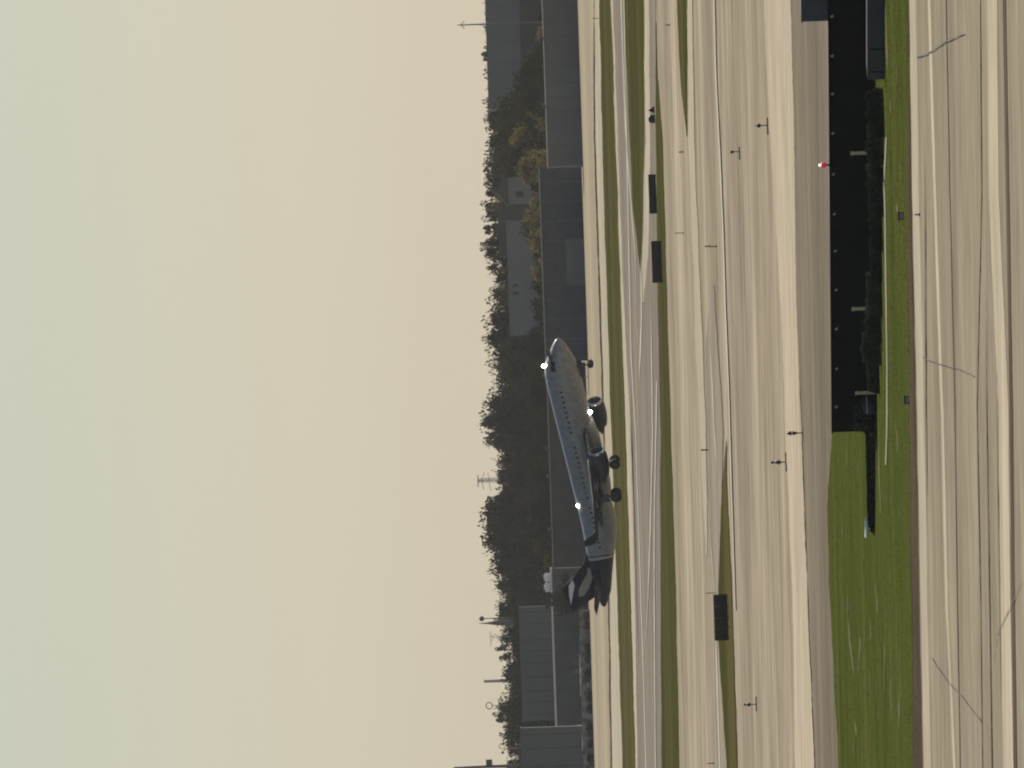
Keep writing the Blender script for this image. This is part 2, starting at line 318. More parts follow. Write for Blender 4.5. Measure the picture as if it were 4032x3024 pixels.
# ------------------------------------------------------------------ the airliner
PL_PSI, PL_PITCH, PL_D = R(31), R(10.5), F / 33.0
jet = empty('passenger_jet')
tag(jet, 'silver twin-engine airliner with navy tail lifting off the runway, nose up and wheels down', 'airplane')
M['silver'] = None
def fuselage_mat():
    m, n, l, b = new_mat('silver_and_navy_paint')
    tc = n.new('ShaderNodeTexCoord'); sx = n.new('ShaderNodeSeparateXYZ'); l.new(tc.outputs['Object'], sx.inputs[0])
    zz = n.new('ShaderNodeMath'); zz.operation = 'MULTIPLY'; zo = n.new('ShaderNodeMath'); zo.operation = 'SUBTRACT'; l.new(sx.outputs[2], zo.inputs[0]); zo.inputs[1].default_value = 0.9
    l.new(zo.outputs[0], zz.inputs[0]); l.new(zo.outputs[0], zz.inputs[1])
    a = n.new('ShaderNodeMath'); a.operation = 'MULTIPLY_ADD'; l.new(zz.outputs[0], a.inputs[0]); a.inputs[1].default_value = 0.22; l.new(sx.outputs[0], a.inputs[2])
    c = n.new('ShaderNodeMath'); c.operation = 'LESS_THAN'; l.new(a.outputs[0], c.inputs[0]); c.inputs[1].default_value = -30.4
    t = noise_node(n, l, tc.outputs['Object'], 1.6, 6, 0.7)
    r1 = ramp(n, l, t.outputs[0], [(0.32, (0.20, 0.212, 0.195)), (0.5, (0.27, 0.280, 0.258)), (0.68, (0.345, 0.345, 0.315))])
    bd = n.new('ShaderNodeMapRange'); bd.inputs[1].default_value = -30.4; bd.inputs[2].default_value = -29.4; l.new(a.outputs[0], bd.inputs[0])
    r2 = ramp(n, l, bd.outputs[0], [(0.0, (0.42, 0.41, 0.36)), (0.38, (0.42, 0.41, 0.36)), (0.40, (0.03, 0.03, 0.03)), (0.62, (0.03, 0.03, 0.03)), (0.64, (1, 1, 1))])
    r2.color_ramp.interpolation = 'CONSTANT'
    k2 = n.new('ShaderNodeMath'); k2.operation = 'LESS_THAN'; l.new(bd.outputs[0], k2.inputs[0]); k2.inputs[1].default_value = 0.64
    m1 = n.new('ShaderNodeMix'); m1.data_type = 'RGBA'; l.new(k2.outputs[0], m1.inputs[0]); l.new(r1.outputs[0], m1.inputs[6]); l.new(r2.outputs[0], m1.inputs[7])
    mx = n.new('ShaderNodeMix'); mx.data_type = 'RGBA'; l.new(c.outputs[0], mx.inputs[0]); l.new(m1.outputs[2], mx.inputs[6]); mx.inputs[7].default_value = (0.005, 0.010, 0.028, 1)
    l.new(mx.outputs[2], b.inputs['Base Color']); b.inputs['Roughness'].default_value = 0.42; b.inputs['Specular IOR Level'].default_value = 0.4
    cw_ = n.new('ShaderNodeMath'); cw_.operation = 'MULTIPLY_ADD'; l.new(c.outputs[0], cw_.inputs[0]); cw_.inputs[1].default_value = -0.35; cw_.inputs[2].default_value = 0.35
    l.new(cw_.outputs[0], b.inputs['Coat Weight']); b.inputs['Coat Roughness'].default_value = 0.10
    return m
M['silver'] = fuselage_mat()
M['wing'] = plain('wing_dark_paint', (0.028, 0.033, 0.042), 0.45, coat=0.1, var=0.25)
M['navy'] = plain('navy_paint', (0.005, 0.010, 0.028), 0.5, coat=0.0, spec=.25, var=0.25)
M['stripe'] = plain('tan_grey_stripe_paint', (0.27, 0.25, 0.20), 0.4, coat=0.5, var=0.12)
M['white'] = plain('white_paint', (0.8, 0.79, 0.74), 0.4, coat=0.4, var=0.05)
M['metal'] = plain('bare_metal', (0.6, 0.6, 0.6), 0.25, metal=1.0, var=0.08)
M['rubber'] = plain('tyre_rubber', (0.016, 0.017, 0.017), 0.8)
M['dark'] = plain('dark_metal', (0.035, 0.032, 0.03), 0.6)
M['glass'] = plain('dark_cabin_glass', (0.02, 0.022, 0.025), 0.1, var=0.05)
M['lamp'] = emit('aircraft_glint', (1.0, 0.95, 0.88), 90.0)  # white glow standing in for sun glints on the jet

def loft(stations, n=28):
    vs_, fs = [], []
    for (x, zc, ry_, rz_) in stations:
        for k in range(n):
            g_ = 2 * math.pi * k / n
            vs_.append((x, ry_ * math.sin(g_), zc + rz_ * math.cos(g_)))
    for i in range(len(stations) - 1):
        for k in range(n):
            k2 = (k + 1) % n
            fs.append((i * n + k, i * n + k2, (i + 1) * n + k2, (i + 1) * n + k))
    fs.append(tuple(range(n))); fs.append(tuple(reversed(range((len(stations) - 1) * n, len(stations) * n))))
    mb = MB(); mb.add(vs_, fs, True); return mb
FR = 2.13
ST = [(-0.02, -0.45, .12, .12), (-0.25, -0.42, .42, .40), (-0.8, -0.35, .82, .76), (-1.6, -0.24, 1.22, 1.14), (-2.5, -0.08, 1.58, 1.55), (-3.4, 0.04, 1.85, 1.9), (-4.6, 0.08, 2.06, 2.1),
      (-6, .1, FR, 2.15), (-17, .1, FR, 2.15), (-26.0, .12, FR, 2.15), (-28, .33, 2.04, 2.02), (-30, .72, 1.78, 1.76), (-32, 1.08, 1.46, 1.47), (-34, 1.38, 1.12, 1.2), (-35.9, 1.65, .78, .95), (-37.0, 1.85, .46, .6), (-37.8, 1.98, .2, .3), (-38.0, 2.0, .08, .12)]
fus = loft(ST).build('fuselage', M['silver'], jet)
def rad_at(x):
    for a, b in zip(ST, ST[1:]):
        if b[0] <= x <= a[0]:
            t = (x - a[0]) / (b[0] - a[0]); return [a[i] + (b[i] - a[i]) * t for i in (1, 2, 3)]
def on_skin(x, z, side, out=0.012):
    zc, ry_, rz_ = rad_at(x); c = max(-1, min(1, (z - zc) / rz_))
    return Vector((x, side * (ry_ * math.sqrt(max(0, 1 - c * c)) + out), z))
def skin_patch(name, x0, x1, z0, z1, side, mat, parent, nx=2, nz=3, out=0.012):
    mb = MB(); vs_ = [on_skin(x0 + (x1 - x0) * i / nx, z0 + (z1 - z0) * j / nz, side, out) for i in range(nx + 1) for j in range(nz + 1)]
    vi = [(v.x, v.y - side * 0.03, v.z) for v in vs_]
    w = nz + 1; q = len(vs_)
    fs = [(i * w + j, (i + 1) * w + j, (i + 1) * w + j + 1, i * w + j + 1) for i in range(nx) for j in range(nz)]
    rim = [i * w for i in range(nx + 1)] + [nx * w + j for j in range(1, w)] + [i * w + nz for i in range(nx - 1, -1, -1)] + [j for j in range(nz - 1, 0, -1)]
    fs += [(rim[k], rim[(k + 1) % len(rim)], rim[(k + 1) % len(rim)] + q, rim[k] + q) for k in range(len(rim))]
    mb.add(vs_ + vi, fs)
    return mb.build(name, mat, parent)
# cabin windows, both sides, one mesh per side shared by every window
for side in (-1, 1):
    w = MB(); w.box(-0.13, 0.13, -0.012, 0.012, -0.19, 0.19); wm = w.mesh('window', M['glass'])
    x = -6.2
    k = 0
    while x > -29.2:
        if k not in (9, 10, 22):
            p = on_skin(x, 0.52, side, 0.006)
            o = inst('window', wm, fus, p); o.rotation_euler = (side * R(-11), 0, 0)
        x -= 0.72; k += 1
    for dx0 in (-4.7, -13.3, -22.3, -29.5):
        skin_patch('door', dx0, dx0 - 0.85, -0.75, 1.05, side, M['silver'], fus)
    skin_patch('cockpit_window', -2.3, -2.85, 0.55, 1.0, side, M['glass'], fus, out=0.02)
    skin_patch('cockpit_window', -2.9, -3.45, 0.6, 1.15, side, M['glass'], fus, out=0.02)
for side in (-1, 1):
    v = [(-1.52, side * 0.06, 0.82), (-1.8, side * 1.0, 0.58), (-2.28, side * 1.14, 0.95), (-2.12, side * 0.06, 1.26)]
    zz = [Vector(a) + Vector((0.06, side * .02, .05)) for a in v] + [Vector(a) - Vector((.08, 0, .08)) for a in v]
    MB().add(zz, [(0, 1, 2, 3), (4, 5, 6, 7), (0, 1, 5, 4), (1, 2, 6, 5), (2, 3, 7, 6), (3, 0, 4, 7)]).build('cockpit_window', M['glass'], fus)
bf = loft([(-10.6, -1.25, .6, .4), (-12, -1.3, 1.7, .9), (-14.5, -1.35, 2.25, 1.1), (-20.5, -1.35, 2.25, 1.1), (-23.2, -1.25, 1.6, .9), (-25, -1.2, .5, .4)], 20)
bf.build('belly_fairing', M['silver'], jet)

def foil(xle, y, z, ch, th, inc=0.0):
    up = [(0, 0), (.03, .28), (.12, .46), (.35, .52), (.65, .34), (1, .02)]; lo = [(.65, -.22), (.35, -.40), (.12, -.36), (.03, -.22)]
    return [Vector((xle - a * ch, y, z + b * th + inc * a * ch)) for a, b in up + lo]
def lifting(secs, name, mat, parent):
    n = len(secs[0]); vs_ = [v for s_ in secs for v in s_]; fs = []
    for i in range(len(secs) - 1):
        for k in range(n):
            k2 = (k + 1) % n; fs.append((i * n + k, i * n + k2, (i + 1) * n + k2, (i + 1) * n + k))
    fs += [tuple(range(n)), tuple(reversed(range((len(secs) - 1) * n, len(secs) * n)))]
    return MB().add(vs_, fs, True).build(name, mat, parent)
for s in (-1, 1):
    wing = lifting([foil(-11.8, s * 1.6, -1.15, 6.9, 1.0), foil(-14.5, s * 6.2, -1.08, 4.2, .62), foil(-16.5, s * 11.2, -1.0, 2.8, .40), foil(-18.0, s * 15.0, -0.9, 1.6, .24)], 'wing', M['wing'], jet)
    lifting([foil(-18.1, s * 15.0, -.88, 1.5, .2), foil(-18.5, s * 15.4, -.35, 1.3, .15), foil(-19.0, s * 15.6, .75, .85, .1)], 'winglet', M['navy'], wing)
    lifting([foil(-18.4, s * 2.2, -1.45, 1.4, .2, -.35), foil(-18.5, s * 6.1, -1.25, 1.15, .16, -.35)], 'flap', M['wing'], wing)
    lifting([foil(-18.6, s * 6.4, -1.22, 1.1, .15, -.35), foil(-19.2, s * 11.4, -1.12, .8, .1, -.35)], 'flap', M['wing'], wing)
    for yy, xx, zz in ((4.2, -17.8, -1.5), (8.2, -18.3, -1.3), (11.0, -18.9, -1.2)):
        MB().ball((xx, s * yy, zz), 1, 10, 6, (1.5, .18, .2)).build('flap_fairing', M['wing'], wing)
    ex, ey, ez = -12.9, s * 5.75, -2.25
    eng = empty('engine', (ex, ey, ez)); eng.parent = jet
    nac = MB(); prof = [(.12, .80), (0, .92), (-.12, 1.0), (-.7, 1.12), (-1.6, 1.15), (-2.6, 1.05), (-3.4, .86)]
    pr = [(-.9, .78)] + prof + [(-3.35, .70)]
    n = 24; vs_ = [(x, r * math.sin(2 * math.pi * k / n), r * math.cos(2 * math.pi * k / n)) for x, r in pr for k in range(n)]
    nac.add(vs_, [(i * n + k, i * n + (k + 1) % n, (i + 1) * n + (k + 1) % n, (i + 1) * n + k) for i in range(len(pr) - 1) for k in range(n)], True)
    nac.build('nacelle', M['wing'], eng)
    lip = MB(); pr2 = [(-.06, .79), (.14, .81), (.03, .93), (-.14, 1.015)]
    lip.add([(x, r * math.sin(2 * math.pi * k / n), r * math.cos(2 * math.pi * k / n)) for x, r in pr2 for k in range(n)],
            [(i * n + k, i * n + (k + 1) % n, (i + 1) * n + (k + 1) % n, (i + 1) * n + k) for i in range(3) for k in range(n)], True)
    lip.build('intake_lip', M['metal'], eng)
    fan = MB(); fan.tube([(-.75, 0, 0), (-.8, 0, 0)], .78, 20); fan.build('fan', M['dark'], eng)
    MB().tube([(-.3, 0, 0), (-.75, 0, 0)], [.05, .25], 12).build('spinner', M['dark'], eng)
    MB().tube([(-3.1, 0, 0), (-3.9, 0, 0), (-4.7, 0, 0)], [.62, .45, .1], 16).build('exhaust_cone', M['dark'], eng)
    MB().prism([(.0, .9), (-1.6, 1.1), (-4.6, 1.25), (-4.4, .85), (-2.8, .8)], 'y', -.14, .14).build('pylon', M['wing'], eng)
    MB().tube([(-12.6, s * 2.0, -1.2), (-12.4, s * 2.0, -1.22)], .0001 + .12, 10).build('landing_lens_and_glint', M['glass'], jet)
# fin and tailplanes
fin = lifting([[Vector((a.x, a.z, 0)) for a in []] or [Vector((-30.9 - u * 5.4, th_, 2.25 + .3 * u)) for u, th_ in ((0, 0), (.06, .16), (.3, .26), (.7, .16), (1, .01), (1, -.01), (.7, -.16), (.3, -.26), (.06, -.16))],
               [Vector((-34.4 - u * 3.6, th_, 6.45 - u * .6)) for u, th_ in ((0, 0), (.06, .08), (.3, .12), (.7, .08), (1, .01), (1, -.01), (.7, -.08), (.3, -.12), (.06, -.08))]], 'vertical_fin', M['navy'], jet)
MB().prism([(-29.0, 2.2), (-31.6, 3.2), (-32.8, 2.2), (-30.5, 2.0)], 'y', -.1, .1).build('dorsal_fillet', M['navy'], fin)
for s in (-1, 1):
    # lighter bands painted on both faces of the fin, built as thin film proud of it
    def film(name, pts, mat):
        vs_ = [(x, s * y_, z) for x, z, y_ in pts] + [(x, s * (y_ - .02), z) for x, z, y_ in pts]; k = len(pts)
        MB().add(vs_, [tuple(range(k)), tuple(reversed(range(k, 2 * k)))] + [(i, (i + 1) % k, (i + 1) % k + k, i + k) for i in range(k)]).build(name, mat, fin)
    film('tail_stripe', [(-33.30, 4.92, .2), (-34.1, 5.55, .17), (-35.4, 5.80, .165), (-36.9, 5.88, .12), (-35.7, 5.42, .18), (-34.2, 4.85, .21)], M['white'])
    film('tail_stripe', [(-31.9, 2.75, .28), (-32.9, 3.05, .28), (-33.9, 3.83, .25), (-34.9, 4.5, .21), (-35.9, 4.70, .15), (-35.9, 4.05, .17), (-34.96, 3.24, .25), (-33.66, 2.56, .29), (-32.6, 2.35, .29)], M['stripe'])
    lifting([foil(-31.5, s * .6, 1.55, 3.6, .42), foil(-32.8, s * 3.4, 2.05, 2.4, .26), foil(-34.0, s * 6.1, 2.5, 1.4, .15)], 'tailplane', M['navy'], jet)
# landing gear
wheel_m = MB().tube([(0, -.2, 0), (0, -.17, 0), (0, .17, 0), (0, .2, 0)], [.52, .66, .66, .52], 20).mesh('wheel', M['rubber'])
hub_m = MB().tube([(0, -.215, 0), (0, .215, 0)], .27, 12).mesh('wheel_hub', M['dark'])
nw_m = MB().tube([(0, -.12, 0), (0, -.1, 0), (0, .1, 0), (0, .12, 0)], [.32, .4, .4, .32], 18).mesh('wheel', M['rubber'])
for s in (-1, 1):
    gr = empty('main_gear', (-20.7, s * 3.8, -.6)); gr.parent = jet
    MB().tube([(0, 0, 0), (.05, 0, -1.5), (.05, 0, -2.45)], [.17, .15, .11], 10).tube([(0, -s * 1.3, -.1), (.05, 0, -1.5)], .07, 8).build('strut', M['dark'], gr)
    MB().tube([(.05, -.62, -2.45), (.05, .62, -2.45)], .08, 8).build('axle', M['dark'], gr)
    MB().box(-.5, .55, s * .2, s * .24, -1.6, -.1).build('gear_door', M['wing'], gr)
    for q in (-.47, .47):
        inst('wheel', wheel_m, gr, (.05, q, -2.45)); inst('wheel_hub', hub_m, gr, (.05, q, -2.45))
ng = empty('nose_gear', (-4.4, 0, -1.7)); ng.parent = jet
MB().tube([(0, 0, 0), (.1, 0, -1.75)], [.12, .08], 10).tube([(-.9, 0, 0), (.08, 0, -1.0)], .05, 8).build('strut', M['dark'], ng)
for q in (-.25, .25): inst('wheel', nw_m, ng, (.1, q, -1.75))
for q in (-.42, .42): MB().box(-1.2, .6, q - .02, q + .02, -.75, .05).build('gear_door', M['wing'], ng)
# glowing balls added for sun glints and bright spots on the airframe
MB().ball((-3.36, -.05, 2.02), .21, 10, 6).build('crown_glint', M['lamp'], jet)
MB().ball((-10.7, -.3, -2.1), .19, 10, 6).build('landing_lens_and_glint', M['lamp'], jet)
MB().ball((-22.8, -1.0, 2.02), .18, 10, 6).build('rear_bright_spot', M['lamp'], jet)
P0 = at_d(2183, 1335, PL_D)
hx = Vector((math.cos(PL_PSI) * math.cos(PL_PITCH), -math.sin(PL_PSI) * math.cos(PL_PITCH), math.sin(PL_PITCH)))
hy = Vector((math.sin(PL_PSI), math.cos(PL_PSI), 0)); hz = hx.cross(hy)
jet.matrix_world = Matrix(((hx.x, hy.x, hz.x, P0.x), (hx.y, hy.y, hz.y, P0.y), (hx.z, hy.z, hz.z, P0.z), (0, 0, 0, 1)))
print('WHEEL Z', (P0 + hx * -20.7 + hz * -3.7).z, 'tail z', (P0 + hx * -36 + hz * .5).z)

# ------------------------------------------------------------------ far buildings
M['shed'] = plain('grey_cladding', (0.155, 0.15, 0.14), 0.6, var=0.16, scale=.12)
M['shed2'] = plain('dark_blue_grey_cladding', (0.055, 0.062, 0.070), 0.6, var=0.18, scale=.5)
M['shed5'] = plain('pale_blue_grey_cladding', (0.14, 0.155, 0.16), 0.6, var=0.1, scale=.1)
M['shed3'] = plain('blue_grey_cladding', (0.088, 0.102, 0.110), 0.6, var=0.12, scale=.1)
M['shed4'] = plain('charcoal_cladding', (0.068, 0.066, 0.06), 0.7, var=0.22, scale=.2)
M['palewall'] = plain('pale_wall_paint', (0.14, 0.15, 0.155), 0.6, var=0.08, scale=.3)
M['trim'] = plain('pale_metal_trim', (0.62, 0.60, 0.54), 0.4, var=0.06)
M['pane'] = plain('dark_window_glass', (0.025, 0.028, 0.03), 0.15)
def building(name, y0, y1, ptop, pbase, D, depth, mat, label, trim=None, cat='building', gable=0.0, fy=None):
    """box building whose camera-facing wall spans picks y0..y1 (ground pick pbase gives nothing but D; walls run to the ground)"""
    ym = (y0 + y1) / 2; D = D * HS
    p = at_d(ptop, ym, D); wd = abs(y1 - y0) * D / F; h = p.z
    e = empty(name, (p.x, D, 0)); tag(e, label, cat)
    b = MB(); b.box(-wd / 2, wd / 2, 0, depth, -0.3, h); b.build('wall', mat, e)
    rf = MB()
    if gable: rf.prism([(-.4, h), (depth / 2, h + gable), (depth + .4, h), (depth + .4, h + .25), (depth / 2, h + gable + .25), (-.4, h + .25)], 'x', -wd / 2 - .4, wd / 2 + .4)
    else: rf.box(-wd / 2 - .15, wd / 2 + .15, -.15, depth + .15, h + .003, h + .35)
    rf.build('roof', trim or mat, e)
    return e, wd, h
def add_door(e, x, w, h, mat):
    MB().box(x - w / 2, x + w / 2, -.06, -.003, 0, h).build('door', mat, e)
def add_windows(e, xs, z0, z1, w):
    wm = MB().box(-w / 2, w / 2, -.05, -.003, z0, z1).mesh('window', M['pane'])
    for x in xs: inst('window', wm, e, (x, 0, 0))

bA, wA, hA = building('warehouse', -900, 655, 2138, 2282, 3407, 26, M['shed'], 'long low grey warehouse nearest the thin mast, smooth wall facing the runway')
for x in (-30, -18, -6, 6, 18, 30): add_door(bA, x, 5, 5.5, M['shed'])
bB, wB, hB = building('warehouse', 658, 1425, 2143, 2290, 3484, 24, M['shed2'], 'dark blue-grey warehouse behind the nose of the jet')
add_windows(bB, [-18 + 2.9 * k for k in range(13)], 4.9, 5.6, .9)
MB().box(-4, 4.5, -.1, -.003, 0, 3.4).build('pale_panel', M['shed'], bB)
for k in range(12): MB().box(-21 + 3.6 * k, -20.9 + 3.6 * k, -.08, -.003, 0, hB - .3).build('wall_rib', M['shed'], bB)
bC, wC, hC = building('warehouse', 1430, 2235, 2172, 2300, 3610, 22, M['shed4'], 'long charcoal warehouse behind the body and tail of the jet')
bD, wD, hD = building('hangar_annex', 2238, 2858, 2183, 2290, 3880, 9, M['shed2'], 'low dark annex with bright eave in front of the grey hangar, beyond the jet tail', trim=M['trim'])
bE, wE, hE = building('hangar', 2390, 2840, 2056, 2290, 3930, 6, M['shed3'], 'tall plain grey hangar rising behind the low annex with bright eave', gable=0)
bF, wF, hF = building('hangar', 2866, 3700, 2068, 2290, 3960, 6, M['shed3'], 'grey hangar at the edge of the picture next to the tall dark mast')
add_door(bF, 4, 16, 6, M['shed4'])
bG, wG, hG = building('hangar', -900, 425, 1907, 2290, 4420, 60, M['shed5'], 'big blue-grey hangar under the thin mast with two-tone wall')
MB().box(-wG / 2 + .2, wG / 2 - .2, -.5, -.003, 0, at_d(2036, -240, 4420 * HS).z).build('lower_wall', M['shed4'], bG)
bH, wH, hH = building('terminal_block', 868, 1322, 2006, 2290, 4200, 20, M['palewall'], 'long grey two-storey block among the trees behind the dark warehouse')
add_windows(bH, [-wH / 2 + wH * (1322 - q) / 454 for q in (1125, 1155)], hH - 1.9, hH - .7, .7)
bI, wI, hI = building('house', 700, 802, 2002, 2290, 4150, 9, M['palewall'], 'small pale house gable between yellow-green trees near the dark warehouse', trim=M['shed4'], gable=0)
MB().prism([(-wI / 2 - .4, hI + .36), (0, hI + 3.0), (wI / 2 + .4, hI + .36)], 'y', -.3, 9.3).build('gable_roof', M['shed4'], bI)
MB().box(-1.4, -.2, -.05, -.003, hI - 3.2, hI - 1.6).build('window', M['pane'], bI)
bJ, wJ, hJ = building('house', 805, 1010, 1968, 2290, 4230, 14, M['shed4'], 'dark roofed house beside the small pale house, under skyline trees')
def ribs(e, w, h, n, mat, z0=0.0):
    rm = MB().box(-.09, .09, -.09, -.003, z0, h - .25).mesh('wall_rib', mat)
    for i in range(n): inst('wall_rib', rm, e, (-w / 2 + w * (i + .5) / n + rnd.uniform(-.4, .4), 0, 0))
def vents(e, w, h, n, y):
    vm = MB().tube([(0, 0, 0), (0, 0, .5), (0, 0, .75)], [.3, .3, .42], 10).mesh('roof_vent', M['shed3'])
    for i in range(n): inst('roof_vent', vm, e, (-w / 2 + w * (i + rnd.uniform(.2, .8)) / n, y, h + .34))
M['shedrib'] = plain('grey_cladding_seam', (0.125, 0.125, 0.122), 0.6, var=0.1)
M['darkrib'] = plain('dark_cladding_seam', (0.043, 0.048, 0.054), 0.6, var=0.1)
ribs(bA, wA, hA, 26, M['shedrib']); vents(bA, wA, hA, 5, 4)
ribs(bC, wC, hC, 16, M['darkrib']); vents(bC, wC, hC, 4, 4)
ribs(bD, wD, hD, 12, M['darkrib'])
ribs(bE, wE, hE, 9, M['darkrib']); ribs(bF, wF, hF, 14, M['darkrib']); ribs(bG, wG, hG, 18, M['shedrib'], at_d(2036, -240, 4420 * HS).z + .2)
for x in (-14, -2, 9): add_door(bC, x, 3.6, 3.8, M['shed2'])
for x in (-11, 4): add_door(bD, x, 3.2, 3.2, M['shed4'])
add_windows(bD, [-7 + 1.9 * k for k in range(4)], 2.6, 3.5, 1.1)
# white units standing on the annex roof
for k, (ya, yb) in enumerate(((2256, 2290), (2293, 2330))):
    p = at_d(2178, (ya + yb) / 2, 3886 * HS); w = (yb - ya) * 3886 * HS / F
    e = empty('rooftop_unit', (p.x, 3886 * HS, hD + .353)); tag(e, ['white rooftop unit on the annex, the one nearer the charcoal warehouse', 'white rooftop unit on the annex, the one farther from the charcoal warehouse'][k], 'rooftop unit', 'white units on the annex roof')
    MB().box(-w / 2, w / 2, 0, 2, 0, 1.1).build('casing', M['white'], e)
    MB().tube([(0, 1, 1.1), (0, 1, 1.35)], .5, 12).build('fan_hood', M['trim'], e)

# ------------------------------------------------------------------ masts, antennas, chimney on the skyline
M['mast'] = plain('mast_steel', (0.10, 0.085, 0.085), 0.6)
def mast(name, px_top, py, D, r, label, cat='mast'):
    D = D * HS; p = at_d(px_top, py, D); e = empty(name, (p.x, D, 0)); tag(e, label, cat)
    MB().tube([(0, 0, 0), (0, 0, p.z)], [r * 1.5, r], 8).build('pole', M['mast'], e)
    return e, p.z, D / F                     # metres per pixel
e, h, k = mast('radio_mast', 1818, 98, 4380, .16, 'thin mast with arrow-shaped antenna head above the big blue-grey hangar')
MB().tube([(-.9, 0, h - .6), (0, 0, h + .2), (.9, 0, h - .6)], .1, 6).tube([(0, 0, h - .2), (0, 0, h + 1.0)], .12, 6).build('antenna_head', M['mast'], e)
e, h, k = mast('lattice_tower', 1882, 1892, 4520, .12, 'skyline antenna tower with crossbars between two tree clumps', 'tower')
lt = MB()
for s in (-1, 1): lt.tube([(s * 1.1, 0, 0), (s * .35, 0, h)], .09, 6)
for j in range(14):
    z0_, z1_ = h - j * 1.0, h - (j + 1) * 1.0; w0 = .35 + .035 * j
    lt.tube([(-w0, 0, z0_), (w0, 0, z1_)], .06, 5)
lt.build('lattice', M['mast'], e)
MB().tube([(-1.5, 0, h), (1.3, 0, h)], .12, 6).build('crossbar', M['mast'], e)
MB().tube([(-2.2, 0, h - 1.3), (0, 0, h - .9), (2.0, 0, h - 1.6)], .07, 6).build('crossbar', M['mast'], e)
MB().tube([(-2.6, 0, h - 3.0), (0, 0, h - 2.6), (1.8, 0, h - 2.4)], .07, 6).build('crossbar', M['mast'], e)
e, h, k = mast('lamp_mast', 1890, 2436, 4450, .11, 'thin pole with a round dark head beside a spire')
MB().ball((0, 0, h - .4), .62, 12, 8).build('head', M['mast'], e)
e = empty('spire', (at_d(1884, 2455, 4455 * HS).x, 4455 * HS, 0)); h = at_d(1884, 2455, 4455 * HS).z; tag(e, 'slim dark pointed spire beside the pole with a round head', 'spire')
MB().tube([(0, 0, 0), (0, 0, h - 4.5), (0, 0, h - 2.2), (0, 0, h)], [.9, .6, .22, .06], 8).build('spire_shaft', M['mast'], e)
e, h, k = mast('antenna_pole', 1932, 2508, 4460, .07, 'short pole with a long thin horizontal antenna past the spire', 'antenna')
MB().tube([(-2.1, 0, h), (1.3, 0, h + .1)], .07, 6).build('boom', M['mast'], e)
MB().tube([(-.8, 0, h - .1), (-.2, 0, h - .8), (.5, 0, h - .1)], .07, 6).build('stay', M['mast'], e)
e, h, k = mast('ring_antenna', 1938, 2778, 4450, .08, 'pole with an open ring antenna above bushy trees', 'antenna')
MB().tube([(math.sin(a * math.pi / 8) * .75, 0, h + .7 + math.cos(a * math.pi / 8) * .75) for a in range(17)], .12, 6, cap=False).build('ring', M['mast'], e)
e, h, k = mast('curved_lamp_post', 1972, 2948, 4440, .08, 'post with hooked curved top near the tall dark mast', 'lamp post')
MB().tube([(0, 0, h), (.5, 0, h + .35), (1.1, 0, h + .15), (1.3, 0, h - .5)], .1, 6).build('hook', M['mast'], e)
MB().ball((-.9, 0, h - .4), .35, 8, 6).tube([(0, 0, h - 1), (-.9, 0, h - .4)], .06, 6).build('lamp_head', M['mast'], e)
e, h, k = mast('dark_mast', 1786, 3023, 4300, .3, 'tall dark mast cut by the picture edge with a small box on it')
MB().box(.3, 1.6, -.4, .4, at_d(1928, 3010, 4300 * HS).z - .6, at_d(1914, 3010, 4300 * HS).z).build('box', M['mast'], e)
M['chimney'] = plain('hazed_shaft', (0.5, 0.44, 0.40), 0.8, var=0.04)  # paleness of distance haze put into the shaft colour
p = at_d(1909, 2682, 5600); e = empty('chimney', (p.x, 5600, 0)); tag(e, 'faint pale chimney far beyond the trees near the grey hangar', 'chimney')
MB().tube([(0, 0, 0), (0, 0, p.z)], [.8, .5], 14).build('shaft', M['chimney'], e)
MB().tube([(0, 0, p.z), (0, 0, p.z + .3)], .58, 14).build('cap', M['chimney'], e)

# ------------------------------------------------------------------ trees
M['bark'] = plain('bark', (0.05, 0.04, 0.032), 0.9)
LEAF = {'dark': leafy('dark_leaves', (0.022, 0.025, 0.014), (0.047, 0.047, 0.026), 0.06),
        'green': leafy('olive_leaves', (0.028, 0.032, 0.013), (0.062, 0.060, 0.024), 0.2),
        'yellow': leafy('backlit_leaves', (0.055, 0.053, 0.02), (0.19, 0.16, 0.06), 0.35)}  # yellow: highlights of backlit foliage put into the leaf colour
def crown_mesh(name, seed, h, w, mat, clumps=30, per=75, leaf=0.68, low=0.12, narrow=0.0):
    r = random.Random(seed); mb = MB()
    cs = []
    for i in range(clumps):
        t = r.random() ** .85 if i else 1.0
        env = math.sin(math.pi * min(1, max(.06, (.2 + .74 * t)))) ** .6 * (1 - narrow * t)
        a = r.uniform(0, 6.283); rr = w / 2 * env * math.sqrt(r.random()) * .9
        cr = w * r.uniform(.13, .24) * (1 - .4 * narrow)
        z = h * low + (h - cr * .8 - h * low) * t
        cs.append((Vector((rr * math.cos(a), rr * math.sin(a), z)), cr))
    for c, cr in cs:
        for j in range(per):
            d = Vector((r.gauss(0, 1), r.gauss(0, 1), r.gauss(0, .8))); d.normalize(); d *= cr * (r.random() ** .4)
            p = c + d; s = leaf * r.uniform(.45, 1.25)
            n = Vector((r.gauss(0, 1), r.gauss(0, 1), r.gauss(0, 1) + .3)).normalized(); a = n.orthogonal().normalized(); b = n.cross(a)
            g_ = r.uniform(0, 6.283); a2 = a * math.cos(g_) + b * math.sin(g_); b2 = n.cross(a2)
            mb.add([p - a2 * s * .7, p - b2 * s * .38, p + a2 * s * .7, p + b2 * s * .42], [(0, 1, 2, 3)])
    return mb.raw(name, mat), cs
